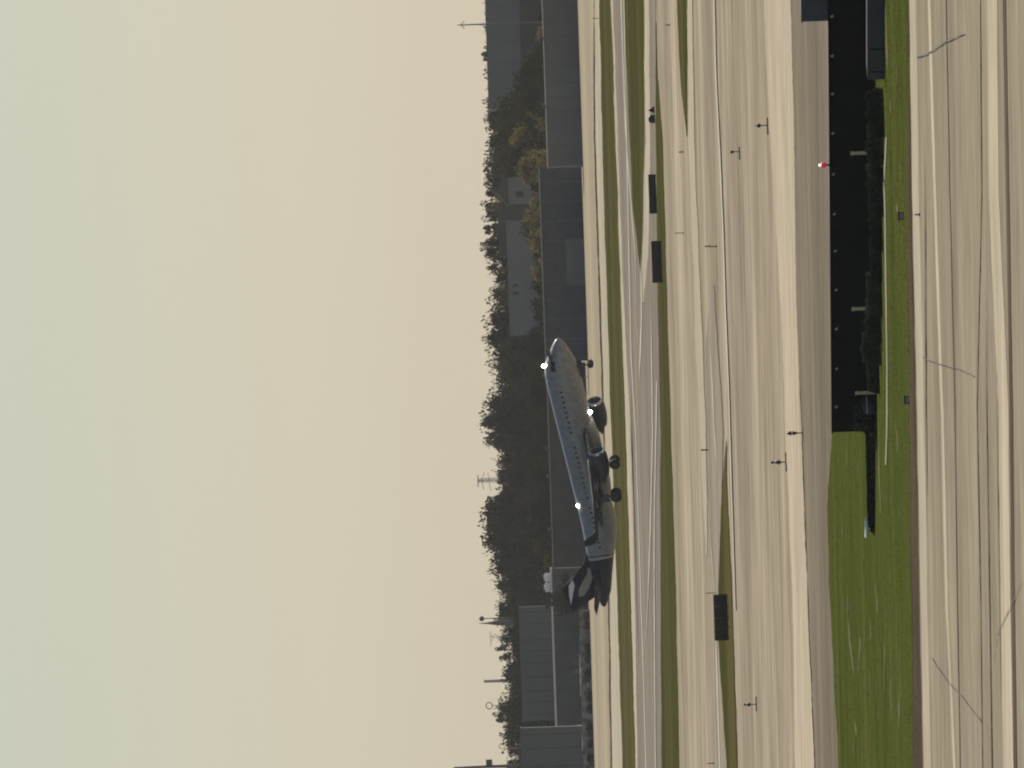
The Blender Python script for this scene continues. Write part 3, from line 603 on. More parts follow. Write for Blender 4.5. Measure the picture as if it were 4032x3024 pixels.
def trunk_mesh(seed, h, cs):
    r = random.Random(seed); mb = MB()
    mb.tube([(0, 0, -.2), (r.uniform(-.3, .3), r.uniform(-.3, .3), h * .3), (r.uniform(-.5, .5), r.uniform(-.5, .5), h * .7)], [.32, .24, .09], 7)
    for c, _ in cs[:6]:
        mb.tube([(0, 0, h * r.uniform(.2, .4)), c * .6 + Vector((0, 0, h * .12)), c], [.13, .08, .03], 5)
    return mb.mesh('trunk', M['bark'])
KINDS = {}
for k, (h, w, kw) in {'broad': (20, 13, {}), 'tall': (23, 9, dict(low=.12)), 'cone': (21, 7, dict(narrow=.75, low=.1)), 'round': (16, 12, dict(low=.22)), 'scrub': (9, 9, dict(low=.06, clumps=16, leaf=.6))}.items():
    for v in range(3):
        for lm in LEAF:
            sd_ = hash((len(k), v * 7, len(lm))) % 9999 + v * 31
            cm, cs = crown_mesh('crown', sd_, h, w, LEAF[lm], **kw)
            KINDS[(k, v, lm)] = (cm, trunk_mesh(sd_ + 1, h, cs), h)
TREES = []
def tree(kind, lm, px_top, py, D, label, group, name=None, wsc=1.0):
    v = rnd.randrange(3); cm, tm, h = KINDS[(kind, v, lm)]
    D = D * HS; p = at_d(px_top, py, D); s = p.z / h
    o = empty(name or {'cone': 'conifer_tree', 'scrub': 'bush'}.get(kind, 'broadleaf_tree'), (p.x, D, 0), rnd.uniform(0, 6.28))
    o.scale = (s * wsc, s * wsc, s)
    tag(o, label, 'bush' if kind == 'scrub' else 'tree', group)
    inst('crown', cm, o); inst('trunk', tm, o)
    TREES.append(o); return o
# skyline profile read off the photograph: (along, top)
prof = [(-200, 1898), (30, 1893), (60, 1897), (240, 1897), (268, 1890), (300, 1905), (430, 1908), (500, 1905), (545, 1915), (600, 1918), (650, 1898), (700, 1896), (760, 1912), (805, 1890), (850, 1892), (890, 1905), (940, 1890), (985, 1890), (1020, 1905), (1090, 1920), (1160, 1922), (1200, 1912), (1235, 1900), (1290, 1898), (1325, 1893), (1370, 1900), (1420, 1915), (1500, 1930), (1560, 1918), (1600, 1892), (1650, 1890), (1705, 1886), (1745, 1912), (1790, 1942), (1860, 1944), (1910, 1965), (1945, 1972), (1962, 1920), (2000, 1900), (2050, 1892), (2100, 1893), (2150, 1898), (2180, 1910), (2205, 1898), (2250, 1925), (2300, 1938), (2340, 1938), (2400, 1945), (2470, 1952), (2530, 1948), (2575, 1958), (2640, 1985), (2680, 1970), (2715, 1990), (2760, 1955), (2810, 1942), (2850, 1960), (2890, 1985), (2920, 1968), (2960, 1988), (3024, 1985), (3200, 1975)]
def skyzone(y):
    if y < 330: return 'skyline behind the big hangar'
    if y < 560: return 'skyline past the big hangar'
    if y < 1010: return 'skyline over the pale house'
    if y < 1340: return 'skyline over the long pale block'
    if y < 1540: return 'low skyline above the jet nose'
    if y < 1780: return 'skyline clump above the jet windows'
    if y < 1955: return 'skyline dip by the lattice tower'
    if y < 2215: return 'tall skyline clump above the jet fin'
    if y < 2430: return 'falling skyline before the round-headed pole'
    if y < 2620: return 'skyline past the dark spire'
    if y < 2860: return 'skyline around the ring antenna'
    return 'skyline near the dark mast'
rows = []
y = -180.0
while y < 3200:
    rows.append(y); y += rnd.uniform(34, 56)
cnt = {}
def ordl(n): return ['first', 'second', 'third', 'fourth', 'fifth', 'sixth', 'seventh', 'eighth', 'ninth', 'tenth', 'eleventh', 'twelfth', 'thirteenth', 'fourteenth', 'fifteenth'][n]
def uniq(text, start='from the thin mast'):
    n = cnt.get(text, 0); cnt[text] = n + 1
    return f'{text}, {ordl(n)} from thin mast'
for y in rows:
    top = interp(prof, y) + rnd.uniform(-4, 9)
    kind = rnd.choice(['broad', 'tall', 'broad', 'round', 'round'])
    lm = 'dark' if not (560 < y < 760) else rnd.choice(['green', 'dark', 'green'])
    adj = {'broad': 'broad bushy tree', 'tall': 'tall ragged tree', 'cone': 'pointed tree', 'round': 'rounded tree'}[kind]
    if y < 425: top += rnd.choice([16, 14, 12, 2])
    tree(kind, lm, top, y, 4560 + rnd.uniform(-60, 80), uniq(f'{adj} {skyzone(y)}'), 'trees along the skyline', wsc=rnd.uniform(.5, .78))
# second, lower row in front that fills the band with foliage
y = 440.0
while y < 3150:
    top = interp(prof, y) + rnd.uniform(30, 62)
    kind = rnd.choice(['broad', 'round', 'round', 'tall'])
    hid = 860 < y < 1330
    lm = 'dark'
    if 500 < y < 830: lm = rnd.choice(['green', 'green', 'yellow'])
    elif y < 1500 and rnd.random() < .4: lm = 'green'
    D = 4330 + rnd.uniform(-40, 60)
    if 2380 < y < 3150: D = 4300
    adj = {'broad': 'broad tree', 'tall': 'upright tree', 'round': 'rounded tree'}[kind]
    col = {'dark': 'dark', 'green': 'olive green', 'yellow': 'yellowish'}[lm]
    tree(kind, lm, top, y, D, uniq(f'{col} {adj} below {skyzone(y)}'), 'trees in the second row', wsc=.95)
    y += rnd.uniform(62, 95)
y = 470.0
while y < 3150:
    top = interp(prof, y) + rnd.uniform(70, 110)
    if not (690 < y < 830 or 860 < y < 1330):
        kind = rnd.choice(['broad', 'round'])
        tree(kind, 'dark', top, y, 4250 + rnd.uniform(-30, 30), uniq(f'dark {kind if kind == "broad" else "rounded"} tree deep below {skyzone(y)}'), 'trees in the third row', wsc=1.15)
    y += rnd.uniform(95, 125)
# front row right behind the warehouses, sunlit yellow-green edges
for y, top, kind, lm in [(60, 2112, 'scrub', 'green'), (140, 2108, 'scrub', 'yellow'), (215, 2098, 'scrub', 'green'), (270, 2045, 'round', 'green'), (330, 2020, 'round', 'green'), (390, 2040, 'round', 'dark'), (450, 2070, 'scrub', 'yellow'), (505, 2040, 'round', 'green'), (560, 2005, 'round', 'yellow'), (620, 1998, 'broad', 'green'), (670, 2030, 'round', 'yellow'), (740, 2085, 'scrub', 'dark'), (800, 2098, 'scrub', 'yellow'), (850, 2062, 'scrub', 'yellow'), (900, 2050, 'round', 'green'), (955, 2078, 'scrub', 'yellow'), (1010, 2082, 'scrub', 'yellow'), (1070, 2090, 'scrub', 'yellow'), (1130, 2088, 'scrub', 'green'), (1200, 2082, 'scrub', 'green'), (1260, 2098, 'scrub', 'dark'), (1330, 2070, 'round', 'dark'), (1400, 2062, 'round', 'dark'), (1470, 2072, 'round', 'green'), (1540, 2078, 'round', 'dark'), (1620, 2068, 'round', 'green'), (1700, 2072, 'round', 'dark'), (1780, 2066, 'round', 'dark'), (1850, 2078, 'round', 'green'), (1930, 2090, 'scrub', 'dark'), (2000, 2084, 'round', 'dark'), (2080, 2078, 'round', 'dark'), (2150, 2090, 'scrub', 'green'), (2215, 2098, 'round', 'dark')]:
    zone = ('above the long grey warehouse' if y < 655 else 'above the dark warehouse' if y < 1425 else 'above the charcoal warehouse')
    col = {'dark': 'dark', 'green': 'olive green', 'yellow': 'sunlit yellowish'}[lm]
    tree(kind, lm, top, y, 3990 + rnd.uniform(-35, 45), uniq(f'{col} {"bush" if kind == "scrub" else "tree"} in the front row {zone}'), 'trees right behind the warehouses')
tree('scrub', 'dark', 2140, 2352, 3862, 'round dark bush in front of the hangar annex, left alone', 'bushes by the annex')
# perimeter bushes and parked cars at the far field edge beyond the tail
M['scrubleaf'] = leafy('dusty_leaves', (0.05, 0.048, 0.035), (0.12, 0.11, 0.085), 0.3, .6)
M['oldwall'] = plain('mottled_stone', (0.24, 0.22, 0.19), 0.9, var=.7, scale=.7)
a_, b_ = at(2322, 2400), at(2350, 3300); dv = b_ - a_
pw = empty('perimeter_wall', a_, math.atan2(dv.y, dv.x)); tag(pw, 'low mottled grey stone wall along the far field edge past the jet tail', 'wall')
nseg = 40
for i in range(nseg):
    x0_, x1_ = dv.length * i / nseg, dv.length * (i + 1) / nseg
    MB().box(x0_ + .02, x1_ - .02, -.15, .2, 0, 2.28 + rnd.uniform(-.14, .1)).build('wall_panel', M['oldwall'], pw)
pb = [crown_mesh('foliage', 900 + v, 1.5, 2.6, M['scrubleaf'], clumps=9, per=40, leaf=.3, low=.1)[0] for v in range(3)]
for q, y in enumerate((2420, 2468, 2548, 2590, 2664, 2745, 2790, 2868, 2930, 2990)):
    p = at(2322 + (y - 2400) * .031, y); p.y -= 2.2; sc_ = rnd.uniform(.8, 1.2)
    o = inst('perimeter_bush', pb[rnd.randrange(3)], None, p, rnd.uniform(0, 6), (sc_ * 1.15, sc_, sc_))
    tag(o, f'dusty low bush before the mottled stone wall, {ordl(q)} from the jet tail', 'bush', 'bushes along the far field edge')
cb = MB(); cb.prism([(-2.7, .35), (2.7, .35), (2.7, 1.1), (2.0, 1.35), (1.3, 2.35), (-2.6, 2.42), (-2.7, 1.2)], 'y', -.95, .95)
cwm = MB().tube([(0, -.1, 0), (0, .1, 0)], .36, 12).mesh('wheel', M['rubber'])
for y, extra in ((2608, 'nearest the jet tail'), (2690, 'in the middle of three'), (2905, 'farthest from the jet tail')):
    p = at(2322 + (y - 2400) * .031, y); e = empty('parked_van', (p.x, p.y + 6, 0), rnd.uniform(-.2, .2)); tag(e, f'white van roof showing over the mottled stone wall, {extra}', 'van', 'white vans parked behind the stone wall')
    cb.build('body', M['white'], e)
    MB().prism([(2.0, 1.4), (1.32, 2.3), (1.28, 2.3), (1.95, 1.36)], 'y', -.85, .85).build('windscreen', M['glass'], e)
    for wx in (-1.7, 1.7):
        for wy in (-.88, .88): inst('wheel', cwm, e, (wx, wy, .36))

# ------------------------------------------------------------------ airfield signs and lights
M['signback'] = plain('sign_dark_panel', (0.022, 0.021, 0.025), 0.5, var=.25, scale=2)
M['signgreen'] = plain('sign_olive_panel', (0.035, 0.034, 0.022), 0.6, var=.35, scale=3)
M['signpale'] = plain('sign_pale_panel', (0.42, 0.38, 0.30), 0.6, var=.2, scale=2.5)
def sign(y0, y1, ptop, pbase, mat, label, frame, n):
    p = at(pbase, (y0 + y1) / 2); k = p.y / F; w = abs(y1 - y0) * k; h = (pbase - ptop) * k
    e = empty('airfield_sign', p, R(2)); tag(e, label, 'airfield sign', 'guidance signs beside the taxiway')
    z0 = .14
    for i in range(n):
        a, b = -w / 2 + w * i / n, -w / 2 + w * (i + 1) / n
        bm_ = MB().box(a + .006, b - .006, -.12, .12, z0, h); bm_.build('panel', mat, e)
    MB().box(-w / 2 - .04, w / 2 + .04, -.15, .15, h + .002, h + .06).box(-w / 2 - .05, -w / 2 - .003, -.15, .15, z0, h).box(w / 2 + .003, w / 2 + .05, -.15, .15, z0, h).build('frame', frame, e)
    lm_ = MB().tube([(0, 0, -.05), (0, 0, z0)], .04, 8).mesh('leg', M['dark'])
    for i in range(n + 1): inst('leg', lm_, e, (-w / 2 + .15 + (w - .3) * i / n, 0, 0))
    return e
sign(688, 838, 2557, 2590, M['signback'], 'black airfield sign on the grass verge nearest the two small dark markers', M['dark'], 3)
sign(950, 1110, 2569, 2612, M['signgreen'], 'dark airfield sign on the verge farthest from the two small dark markers', M['signback'], 3)
sign(2342, 2518, 2815, 2874, M['signgreen'], 'large dark olive airfield sign alone on the grass island', M['signback'], 4)

def light(px_top, px_base, py, bar, heads, label, group, kind='elevated_light'):
    p = at(px_base, py); k = p.y / F; h = (px_base - px_top) * k
    e = empty(kind, p); tag(e, label, 'airfield light', group)
    MB().tube([(0, 0, 0), (0, 0, h * .9)], .028, 8).build('stem', M['dark'], e)
    for z, r_, shape in heads:
        r_ *= 1
        if shape == 'ball': MB().ball((0, 0, h * z), r_, 12, 8).build('lamp_head', M['dark'], e)
        elif shape == 'cone': MB().tube([(0, 0, h * z - r_), (0, 0, h * z + r_)], [r_ * .35, r_], 12).build('lamp_head', M['dark'], e)
        else: MB().tube([(0, 0, h * z - r_), (0, 0, h * z + r_)], [r_, r_ * .35], 12).build('lamp_head', M['dark'], e)
    MB().tube([(0, 0, h * .85), (0, 0, h)], [.03, .012], 6).build('tip', M['dark'], e)
    MB().box(bar[0], bar[1], -.05, .05, .005, .075).build('base_and_shadow_bar', M['dark'], e)  # one dark bar stands for the foot and the shadow beside it
    return e
gl = 'elevated lights on the dry ground'
light(2970, 3025, 493, (-.50, .40), [(.68, .115, 'ball')], 'dark elevated light with ball and spike, near the red beacon end', gl)
light(2876, 2914, 597, (-.48, .30), [(.78, .12, 'cone')], 'small dark elevated light with open ring head, farther out than the ball light', gl)
light(3102, 3168, 1704, (-.45, .35), [(.92, .115, 'inv'), (.58, .115, 'cone')], 'elevated light with two dark heads above the corner of the black wall', gl)
light(3036, 3098, 1819, (-.50, .50), [(.88, .09, 'cone'), (.60, .13, 'inv'), (.42, .07, 'ball')], 'elevated light with pale and dark hourglass head near the two-headed light', gl)
light(2930, 2980, 2773, (-.42, .46), [(.90, .085, 'cone'), (.62, .12, 'ball')], 'elevated light with two small dark heads alone past the olive sign', gl)
light(3600, 3631, 844, (-.42, .42), [(.3, .06, 'ball')], 'low dark inset light at the grass edge of the apron', gl)
gm = 'small dark marker stakes on the dry ground'
M['stake'] = plain('brown_stake', (0.10, 0.065, 0.05), .8)
def stake(px_top, px_base, py, w, label, mat=None):
    p = at(px_base, py); k = p.y / F; h = (px_base - px_top) * k
    e = empty('marker_stake', p); tag(e, label, 'marker', gm)
    MB().tube([(0, 0, -.03), (0, 0, h)], [w * .8, w], 8).build('post', mat or M['stake'], e)
    MB().tube([(0, 0, h), (0, 0, h + .03)], w * 1.25, 8).build('cap', M['dark'], e)
    MB().box(-w * 2.5, w * 2.5, -w * 2.5, w * 2.5, .002, .05).build('base_plate', M['dark'], e)
stake(2777, 2798, 969, .05, 'short dark stake, nearer the grass of a pair in line')
stake(2803, 2823, 970, .04, 'slim dark stake, nearer the apron of a pair in line')
stake(2660, 2692, 917, .035, 'slim stake on the dry ground level with the gap between two dark signs')
stake(2622, 2638, 98, .05, 'short dark stake near the picture edge by the far taxiway')
stake(2674, 2690, 598, .05, 'short stake just beyond the tip of the dark grass island')
stake(2762, 2791, 1771, .06, 'stout brown stake on the pale shoulder below the main wheels')
stake(2780, 2822, 2334, .03, 'thin tall stake beside the large olive sign')
stake(2786, 2812, 3005, .04, 'dark stake by the picture edge on the taxiway side')
stake(2335, 2357, 72, .06, 'stake on the far service road under the big hangar')
# two dark markers on the shoulder of the far taxiway
for k, (py, pt, pb_, w) in enumerate(((432, 2551, 2578, .34), (467, 2553, 2580, .42))):
    p = at(pb_, py); kk = p.y / F; h = (pb_ - pt) * kk
    e = empty('marker_cone' if k == 0 else 'marker_drum', p); tag(e, ['flat dark triangular marker on the pale taxiway edge', 'round dark drum marker next to the triangular marker'][k], 'marker')
    if k == 0: MB().tube([(0, 0, .05), (0, 0, h * .55), (0, 0, h)], [w, w * .55, .04], 12).build('body', M['dark'], e)
    else: MB().tube([(0, 0, .05), (0, 0, h * .3), (0, 0, h * .8), (0, 0, h)], [w * .75, w, w * .9, w * .4], 14).build('body', M['dark'], e)
    MB().box(-w * 1.1, w * 1.1, -w * 1.1, w * 1.1, .002, .06).build('foot', M['rubber'], e)
# two small utility markers in the near grass
for k, (py, pt, pb_) in enumerate(((850, 3538, 3566), (1574, 3562, 3588))):
    p = at(pb_, py); kk = p.y / F; h = (pb_ - pt) * kk
    e = empty('utility_marker', p); tag(e, ['small dark utility box with pale front plate in the grass near the inset light', 'small pale square utility frame in the grass beyond the wall corner'][k], 'utility marker', 'utility markers in the near grass')
    MB().box(-.14, .14, 0, .2, 0, h).build('box', M['signgreen'], e)
    MB().box(-.10, .10, -.02, -.002, h * .25, h * .85).build('plate', M['signpale'], e)
    MB().box(-.18, .18, -.04, .24, h + .002, h + .03).build('lid', M['signback'], e)

# ------------------------------------------------------------------ black wall with lamps, posts, shrubs
M['black'] = plain('black_wall_paint', (0.0085, 0.008, 0.0075), 0.85, spec=.15, var=.3, scale=1.2)
A = at(3452, 1696); B = at(3440, -900)
d = (B - A); Lw = d.length; ang = math.atan2(d.y, d.x)
hw = (3452 - 3279) * A.y / F; 
wall = empty('black_wall', A, ang); tag(wall, 'long low matt black wall with row of small pale lamps, on the near grass', 'wall')
MB().box(0, Lw, 0, .35, -.1, hw).build('wall_body', M['black'], wall)
MB().box(-.04, Lw + .04, -.05, .4, hw + .003, hw + .05).build('coping', M['black'], wall)
M['palelamp'] = plain('frosted_lamp', (0.7, 0.68, 0.60), .4)
lampm = MB().ball((0, 0, 0), .045, 8, 6).box(-.03, .03, 0, .06, -.06, -.02).mesh('lamp', M['palelamp'])
dirx = d.normalized()
for py in (60, 215, 365, 520, 680, 837, 983, 1136, 1290, 1447, 1597):
    # project pick onto the wall plane
    px = interp([(365, 3272), (680, 3280), (1136, 3291), (1447, 3293), (1600, 3292)], py)
    best = min((abs(((A + dirx * t).x * F / (A + dirx * t).y) - uv(px, py)[0]), t) for t in [Lw * i / 3000 for i in range(3001)])[1]
    q = A + dirx * best; z = H - uv(px, py)[1] * q.y / F
    inst('lamp', lampm, wall, (best, -.07, min(z, hw - .08)))
# red warning beacon on the wall
def wall_t(py, px=3300):
    return min((abs(((A + dirx * t).x * F / (A + dirx * t).y) - uv(px, py)[0]), t) for t in [Lw * i / 3000 for i in range(3001)])[1]
tb = wall_t(648); qb = A + dirx * tb
bc = empty('warning_beacon', (qb.x, qb.y + .15, hw + .05)); tag(bc, 'red warning beacon with bright white top on the black wall', 'beacon')
M['red'] = emit('red_lens', (0.62, 0.02, 0.08), .45)
MB().tube([(0, 0, 0), (0, 0, .12)], .035, 8).build('stem', M['dark'], bc)
MB().tube([(0, 0, .12), (0, 0, .15), (0, 0, .27), (0, 0, .31)], [.06, .105, .105, .06], 14).build('lens', M['red'], bc)
MB().ball((0, 0, .36), .05, 12, 8).build('lamp', emit('beacon_lamp', (1.0, 0.80, 0.74), 1.6), bc)
# grey cabinet standing behind the wall end, and grey low cabinet before it
M['cab'] = plain('slate_grey_paint', (0.075, 0.08, 0.095), .6, var=.06, scale=1)
M['cab2'] = plain('dark_grey_plastic', (0.048, 0.049, 0.051), .6, var=.12, scale=1)
t0_ = wall_t(79); q = A + dirx * t0_; kz = q.y / F
cb_ = empty('equipment_cabinet', (q.x, q.y + .9, 0), ang); tag(cb_, 'slate grey equipment cabinet rising above the end of the black wall', 'cabinet')
MB().box(0, 2.6, 0, 1.0, 0, hw + 1.0).build('body', M['cab'], cb_)
MB().box(-.03, 2.63, -.03, 1.03, hw + 1.003, hw + 1.05).build('lid', M['cab'], cb_)
MB().box(.1, 1.25, -.03, -.003, .1, hw + .9).build('door', M['cab'], cb_); MB().box(1.3, 2.5, -.03, -.003, .1, hw + .9).build('door', M['cab'], cb_)
p1, p2 = at(3490, 312), at(3490, -260)
lc = empty('low_cabinet', p1, math.atan2((p2 - p1).y, (p2 - p1).x)); tag(lc, 'low dark grey box with rounded corner in front of the black wall', 'cabinet')
hh = 76 * p1.y / F; ll = (p2 - p1).length; rr_ = .14
poly = [(0, 0), (ll, 0), (ll, hh)] + [(rr_ + rr_ * math.cos(a), hh - rr_ + rr_ * math.sin(a)) for a in [math.pi / 2 + math.pi / 2 * i / 5 for i in range(6)]]
MB().prism(poly, 'y', 0, .7).build('body', M['cab2'], lc)
for q in (.5, 2.0): MB().box(q, q + .04, -.02, -.003, .05, hh - .1).build('seam', M['black'], lc)
# pale posts
M['post'] = plain('weathered_pale_post', (0.62, 0.55, 0.34), .8, var=.2, scale=6)
for py, pt, pb_, lab in ((600, 3349, 3462, 'pale post before the black wall near the red beacon'), (1213, 3354, 3462, 'middle pale post before the black wall, rising from lumpy shrubs'), (1545, 3367, 3458, 'pale post before the black wall nearest its corner')):
    p = at(pb_, py); k = p.y / F; h = (pb_ - pt) * k
    e = empty('marker_post', p); tag(e, lab, 'post', 'pale posts before the black wall')
    MB().box(-.065, .065, -.05, .05, -.1, h - .1).build('shaft', M['post'], e)
    MB().box(-.075, .075, -.06, .06, h - .1, h).build('post_cap', M['post'], e)
# dark shrubs in front of the wall
M['shrub'] = leafy('dark_shrub_leaves', (0.050, 0.060, 0.042), (0.12, 0.135, 0.088), .04, 2.0)
def shrub_mesh(seed, L_, Hh, Dp, n=1500, leaf=.06):
    r = random.Random(seed); mb = MB()
    lumps = [(r.uniform(.1, .9), r.uniform(.85, 1.0)) for _ in range(max(3, int(L_ / .35)))]
    for i in range(n):
        x = r.random(); hh_ = max(.82, *(a * max(.0, 1 - abs(x - c) / .5) for c, a in lumps)) * min(1, (x * 14 + .2) ** .6, ((1 - x) * 14 + .2) ** .6)
        z = Hh * hh_ * (r.random() ** .6); y_ = Dp * r.uniform(-.5, .5) * (1 - .5 * z / Hh)
        p = Vector((x * L_ - L_ / 2, y_, z)); s = leaf * r.uniform(.6, 1.3)
        n_ = Vector((r.gauss(0, 1), r.gauss(0, 1) - .5, r.gauss(0, 1) + .2)).normalized(); a = n_.orthogonal().normalized(); b = n_.cross(a)
        mb.add([p - a * s, p - b * s * .55, p + a * s, p + b * s * .55], [(0, 1, 2, 3)])
    for k in range(10):
        x = r.uniform(-.4, .4) * L_; mb.tube([(x, 0, 0), (x + r.uniform(-.1, .1), r.uniform(-.1, .1), Hh * r.uniform(.6, 1.0))], [.012, .005], 4)
    return mb.raw('foliage', M['shrub'])
for i, (ya, yb, pt, pb_, lab) in enumerate([
        (366, 520, 3411, 3486, 'dark clipped shrub before the black wall next to the low grey box'),
        (515, 690, 3412, 3486, 'dark shrub at the foot of the pale post near the beacon'),
        (685, 830, 3414, 3484, 'dark shrub before the wall, between beacon post and low gap'),
        (815, 965, 3424, 3480, 'lower straggly dark shrub before the wall just before the gap'),
        (972, 1090, 3424, 3478, 'grey-green shrub before the wall just past the gap'),
        (1080, 1225, 3408, 3478, 'lumpy dark shrub touching the middle pale post'),
        (1215, 1330, 3408, 3476, 'dark shrub just past the middle pale post'),
        (1315, 1420, 3390, 3474, 'tallest dark shrub before the black wall'),
        (1405, 1530, 3412, 3468, 'sloping thin shrub beside the post nearest the wall corner'),
        (1600, 1690, 3356, 3455, 'spindly bare-branched shrub at the corner of the black wall')]):
    p = at(pb_, (ya + yb) / 2); k = p.y / F; L_ = (yb - ya) * k * 1.22; hh_ = (pb_ - pt) * k * 1.12
    e = empty('shrub', p, -.15); tag(e, lab, 'shrub', 'dark shrubs before the black wall')
    inst('foliage', shrub_mesh(40 + i, L_, hh_, .9, 4200 if i < 9 else 420), e)
    st_ = MB()
    for q in range(5 if i < 9 else 12):
        st_.tube([(rnd.uniform(-.2, .2) * L_, 0, -.05), (rnd.uniform(-.35, .35) * L_, rnd.uniform(-.1, .1), hh_ * rnd.uniform(.5, 1.05))], [.02, .007], 5)
    st_.build('stem', M['bark'], e)
# dark rounded tank with pale rim by the corner
p = at(3456, 1594); k = p.y / F
tk = empty('round_tank', p); tag(tk, 'dark rounded tank with pale rim by the corner of the black wall', 'tank')
MB().tube([(0, .25, 0), (0, .25, .42), (0, .25, .55), (0, .25, .6)], [.33, .33, .25, .12], 18).build('body', M['cab2'], tk)
MB().tube([(.33 * math.cos(a), .25 + .33 * math.sin(a), .42) for a in [2 * math.pi * i / 18 for i in range(19)]], .025, 6, cap=False).build('rim', M['post'], tk)
# low clipped hedge that tapers away beyond the corner, with a pale kerb behind its top
M['hedge'] = leafy('blackish_hedge_leaves', (0.012, 0.016, 0.015), (0.03, 0.034, 0.03), .1, 1.5)
a_, b_ = at(3452, 1640), at(3450, 2085)
dv = b_ - a_; Lh = dv.length
hg = empty('low_hedge', a_, math.atan2(dv.y, dv.x)); tag(hg, 'long low blackish hedge tapering off across the grass beyond the wall corner', 'hedge')
mb = MB(); r = random.Random(77)
for i in range(5200):
    x = r.random(); hx_ = .44 - .12 * x; w_ = .5 - .2 * x
    z = hx_ * r.random() ** .5 * min(1, ((1 - x) * 12) ** .5); y_ = w_ * r.uniform(-1, 1); s = .05 * r.uniform(.6, 1.3)
    n_ = Vector((r.gauss(0, 1), r.gauss(0, 1), r.gauss(0, 1))).normalized(); aa = n_.orthogonal().normalized(); bb = n_.cross(aa); p = Vector((x * Lh, y_, z))
    mb.add([p - aa * s, p - bb * s * .6, p + aa * s, p + bb * s * .6], [(0, 1, 2, 3)])
inst('foliage', mb.raw('foliage', M['hedge']), hg)
MB().box(.1, Lh * .93, -.2, .2, 0, .2).build('woody_core', M['bark'], hg)
# kerb strip in the near grass
def kerb(pts, h, w, label):
    vs_ = []; n = 0
    for (y, x) in pts:
        a0, b0 = at(x, y), at(x + w, y)
        vs_ += [(a0.x, a0.y, 0), (a0.x, a0.y, h), (b0.x, b0.y, h), (b0.x, b0.y, 0)]; n += 1
    fs = []
    for i in range(n - 1):
        for j in range(3): fs.append((4 * i + j, 4 * i + j + 1, 4 * i + 4 + j + 1, 4 * i + 4 + j))
    fs += [(0, 1, 2, 3), (4 * n - 1, 4 * n - 2, 4 * n - 3, 4 * n - 4)]
    o = MB().add(vs_, fs).build('kerb', M['kerb']); tag(o, label, 'kerb'); return o
kp = [(540, 3497), (640, 3492), (720, 3488), (800, 3491), (900, 3493), (1000, 3494), (1100, 3495), (1200, 3497), (1300, 3498), (1450, 3500), (1600, 3500), (1700, 3499), (1830, 3495)]
kerb(kp, .10, 5, 'long pale concrete kerb in the grass in front of the shrubs')
kerb([(1640, 3418), (1750, 3409), (1850, 3411), (1950, 3413), (2020, 3415)], .06, 2, 'thin pale kerb behind the tapering hedge')
# white pipe lying at the end of the hedge
a_, b_ = at(3424, 2046), at(3420, 2112); dv = b_ - a_
pp = empty('pipe', a_, math.atan2(dv.y, dv.x)); tag(pp, 'white pipe section lying in the grass at the thin end of the hedge', 'pipe')
MB().tube([(0, 0, .09), (dv.length, 0, .09)], [.10, .07], 12).build('pipe_body', M['white'], pp)
MB().tube([(-.05, 0, .09), (.08, 0, .09)], .12, 12).build('pipe_collar', M['white'], pp)
# pale worn streaks in the near grass
field = bpy.data.objects['grass_field']
for i, (mid, w) in enumerate([([(0, 3495), (140, 3497), (300, 3503)], 12), ([(1640, 3530), (1720, 3540), (1790, 3544)], 7), ([(2300, 3454), (2360, 3460), (2420, 3462)], 8), ([(2430, 3347), (2520, 3352), (2680, 3372)], 8), ([(2470, 3392), (2550, 3396), (2620, 3386)], 6), ([(2350, 3494), (2600, 3490), (2830, 3484)], 3.5), ([(2360, 3520), (2415, 3528)], 5), ([(2640, 3513), (2830, 3517)], 4), ([(2560, 3549), (2720, 3553), (2880, 3548)], 5), ([(2830, 3372), (2900, 3380)], 6), ([(1700, 3466), (1900, 3471), (2100, 3478)], 6), ([(800, 3540), (840, 3542)], 8)]):
    mark('worn_streak', field, M['strawgrass'], mid, w * .8, mid[0][0], mid[-1][0], L + 1 + .05 * i, 3.0, 100 + i, True)
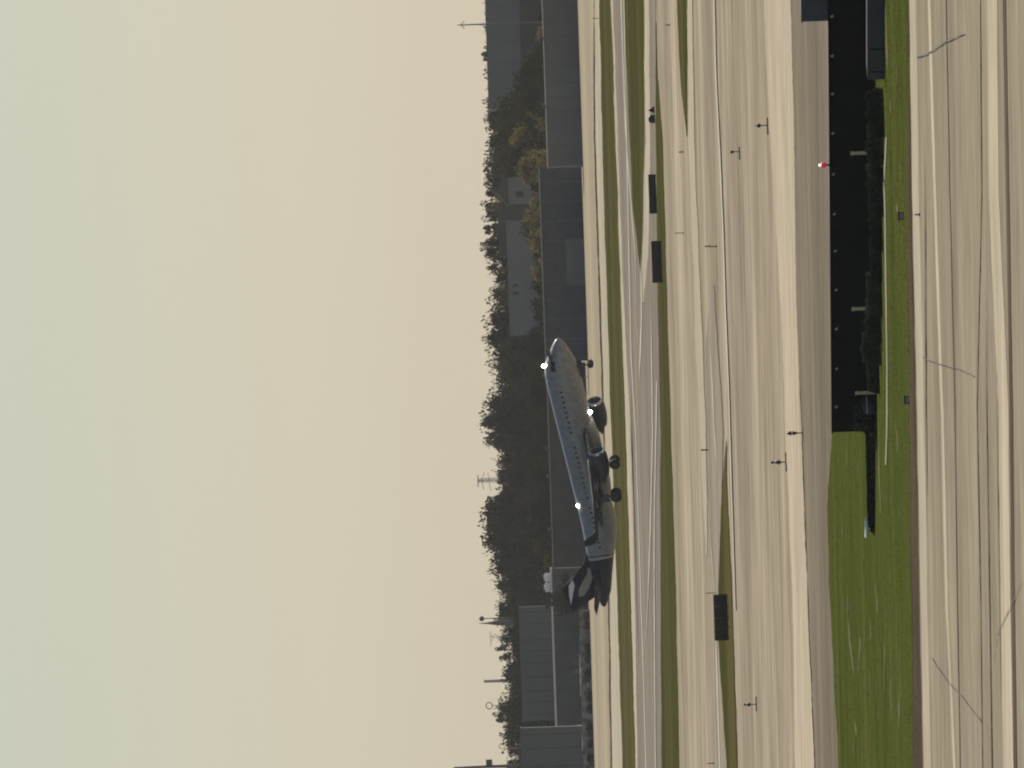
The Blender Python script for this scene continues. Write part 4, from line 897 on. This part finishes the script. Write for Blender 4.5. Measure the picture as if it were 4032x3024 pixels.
for i in range(46):
    y0_ = rnd.uniform(1720, 3000) if i < 36 else rnd.uniform(0, 1650)
    x0_ = rnd.uniform(3300, 3570) if i < 36 else rnd.uniform(3510, 3570)
    if 3395 < x0_ < 3470 and y0_ < 2120: x0_ = rnd.uniform(3480, 3560)
    ln = rnd.uniform(30, 130)
    mark('worn_streak', field, M['strawgrass'], [(y0_, x0_), (y0_ + ln, x0_ + ln * rnd.uniform(.0, .03))], rnd.uniform(1.4, 3.4), y0_, y0_ + ln, L + 2 + .05 * i, 2.0, 200 + i, True)
# tufts standing in the near grass, nobody could count them
M['tuft'] = leafy('grass_blades', (0.08, 0.09, 0.025), (0.13, 0.13, 0.045), .5, .2)
mb = MB(); r = random.Random(5)
for i in range(6000):
    y = r.uniform(-250, 3250); lo_ = interp([(0, 3440), (1690, 3440), (1700, 3284), (2000, 3268), (2300, 3274), (2600, 3290), (3024, 3310)], y); hi_ = interp([(0, 3588), (1600, 3612), (3024, 3636)], y)
    q = at(r.uniform(lo_, hi_), y); hgt = r.uniform(.02, .06); w_ = .025; g_ = r.uniform(-.5, .5)
    for jj in range(2):
        ox = r.uniform(-.08, .08); lean = r.uniform(-.05, .05)
        mb.add([(q.x + ox - w_ * math.cos(g_), q.y - w_ * math.sin(g_), .06), (q.x + ox + w_ * math.cos(g_), q.y + w_ * math.sin(g_), .06), (q.x + ox + lean, q.y, .06 + hgt)], [(0, 1, 2)])
tag(inst('grass_tufts', mb.raw('grass_tufts', M['tuft'])), 'short grass tufts standing in the near field', 'grass', kind='stuff')

# ------------------------------------------------------------------ haze: one box of thin even air round camera and scene
hb = MB(); hb.box(-2600, 2600, -100, 6100, -1.2, 44.0)
hm = bpy.data.materials.new('haze_air'); hm.use_nodes = True
hn = hm.node_tree.nodes; hn.clear(); ho = hn.new('ShaderNodeOutputMaterial'); hv = hn.new('ShaderNodeVolumePrincipled')
hv.inputs['Color'].default_value = (0.86, 0.87, 0.86, 1); hv.inputs['Density'].default_value = 2.1e-5; hv.inputs['Anisotropy'].default_value = 0.0
hm.node_tree.links.new(hv.outputs[0], ho.inputs['Volume'])
hz_ = hb.build('haze', hm); tag(hz_, kind='stuff'); hz_.display_type = 'WIRE'
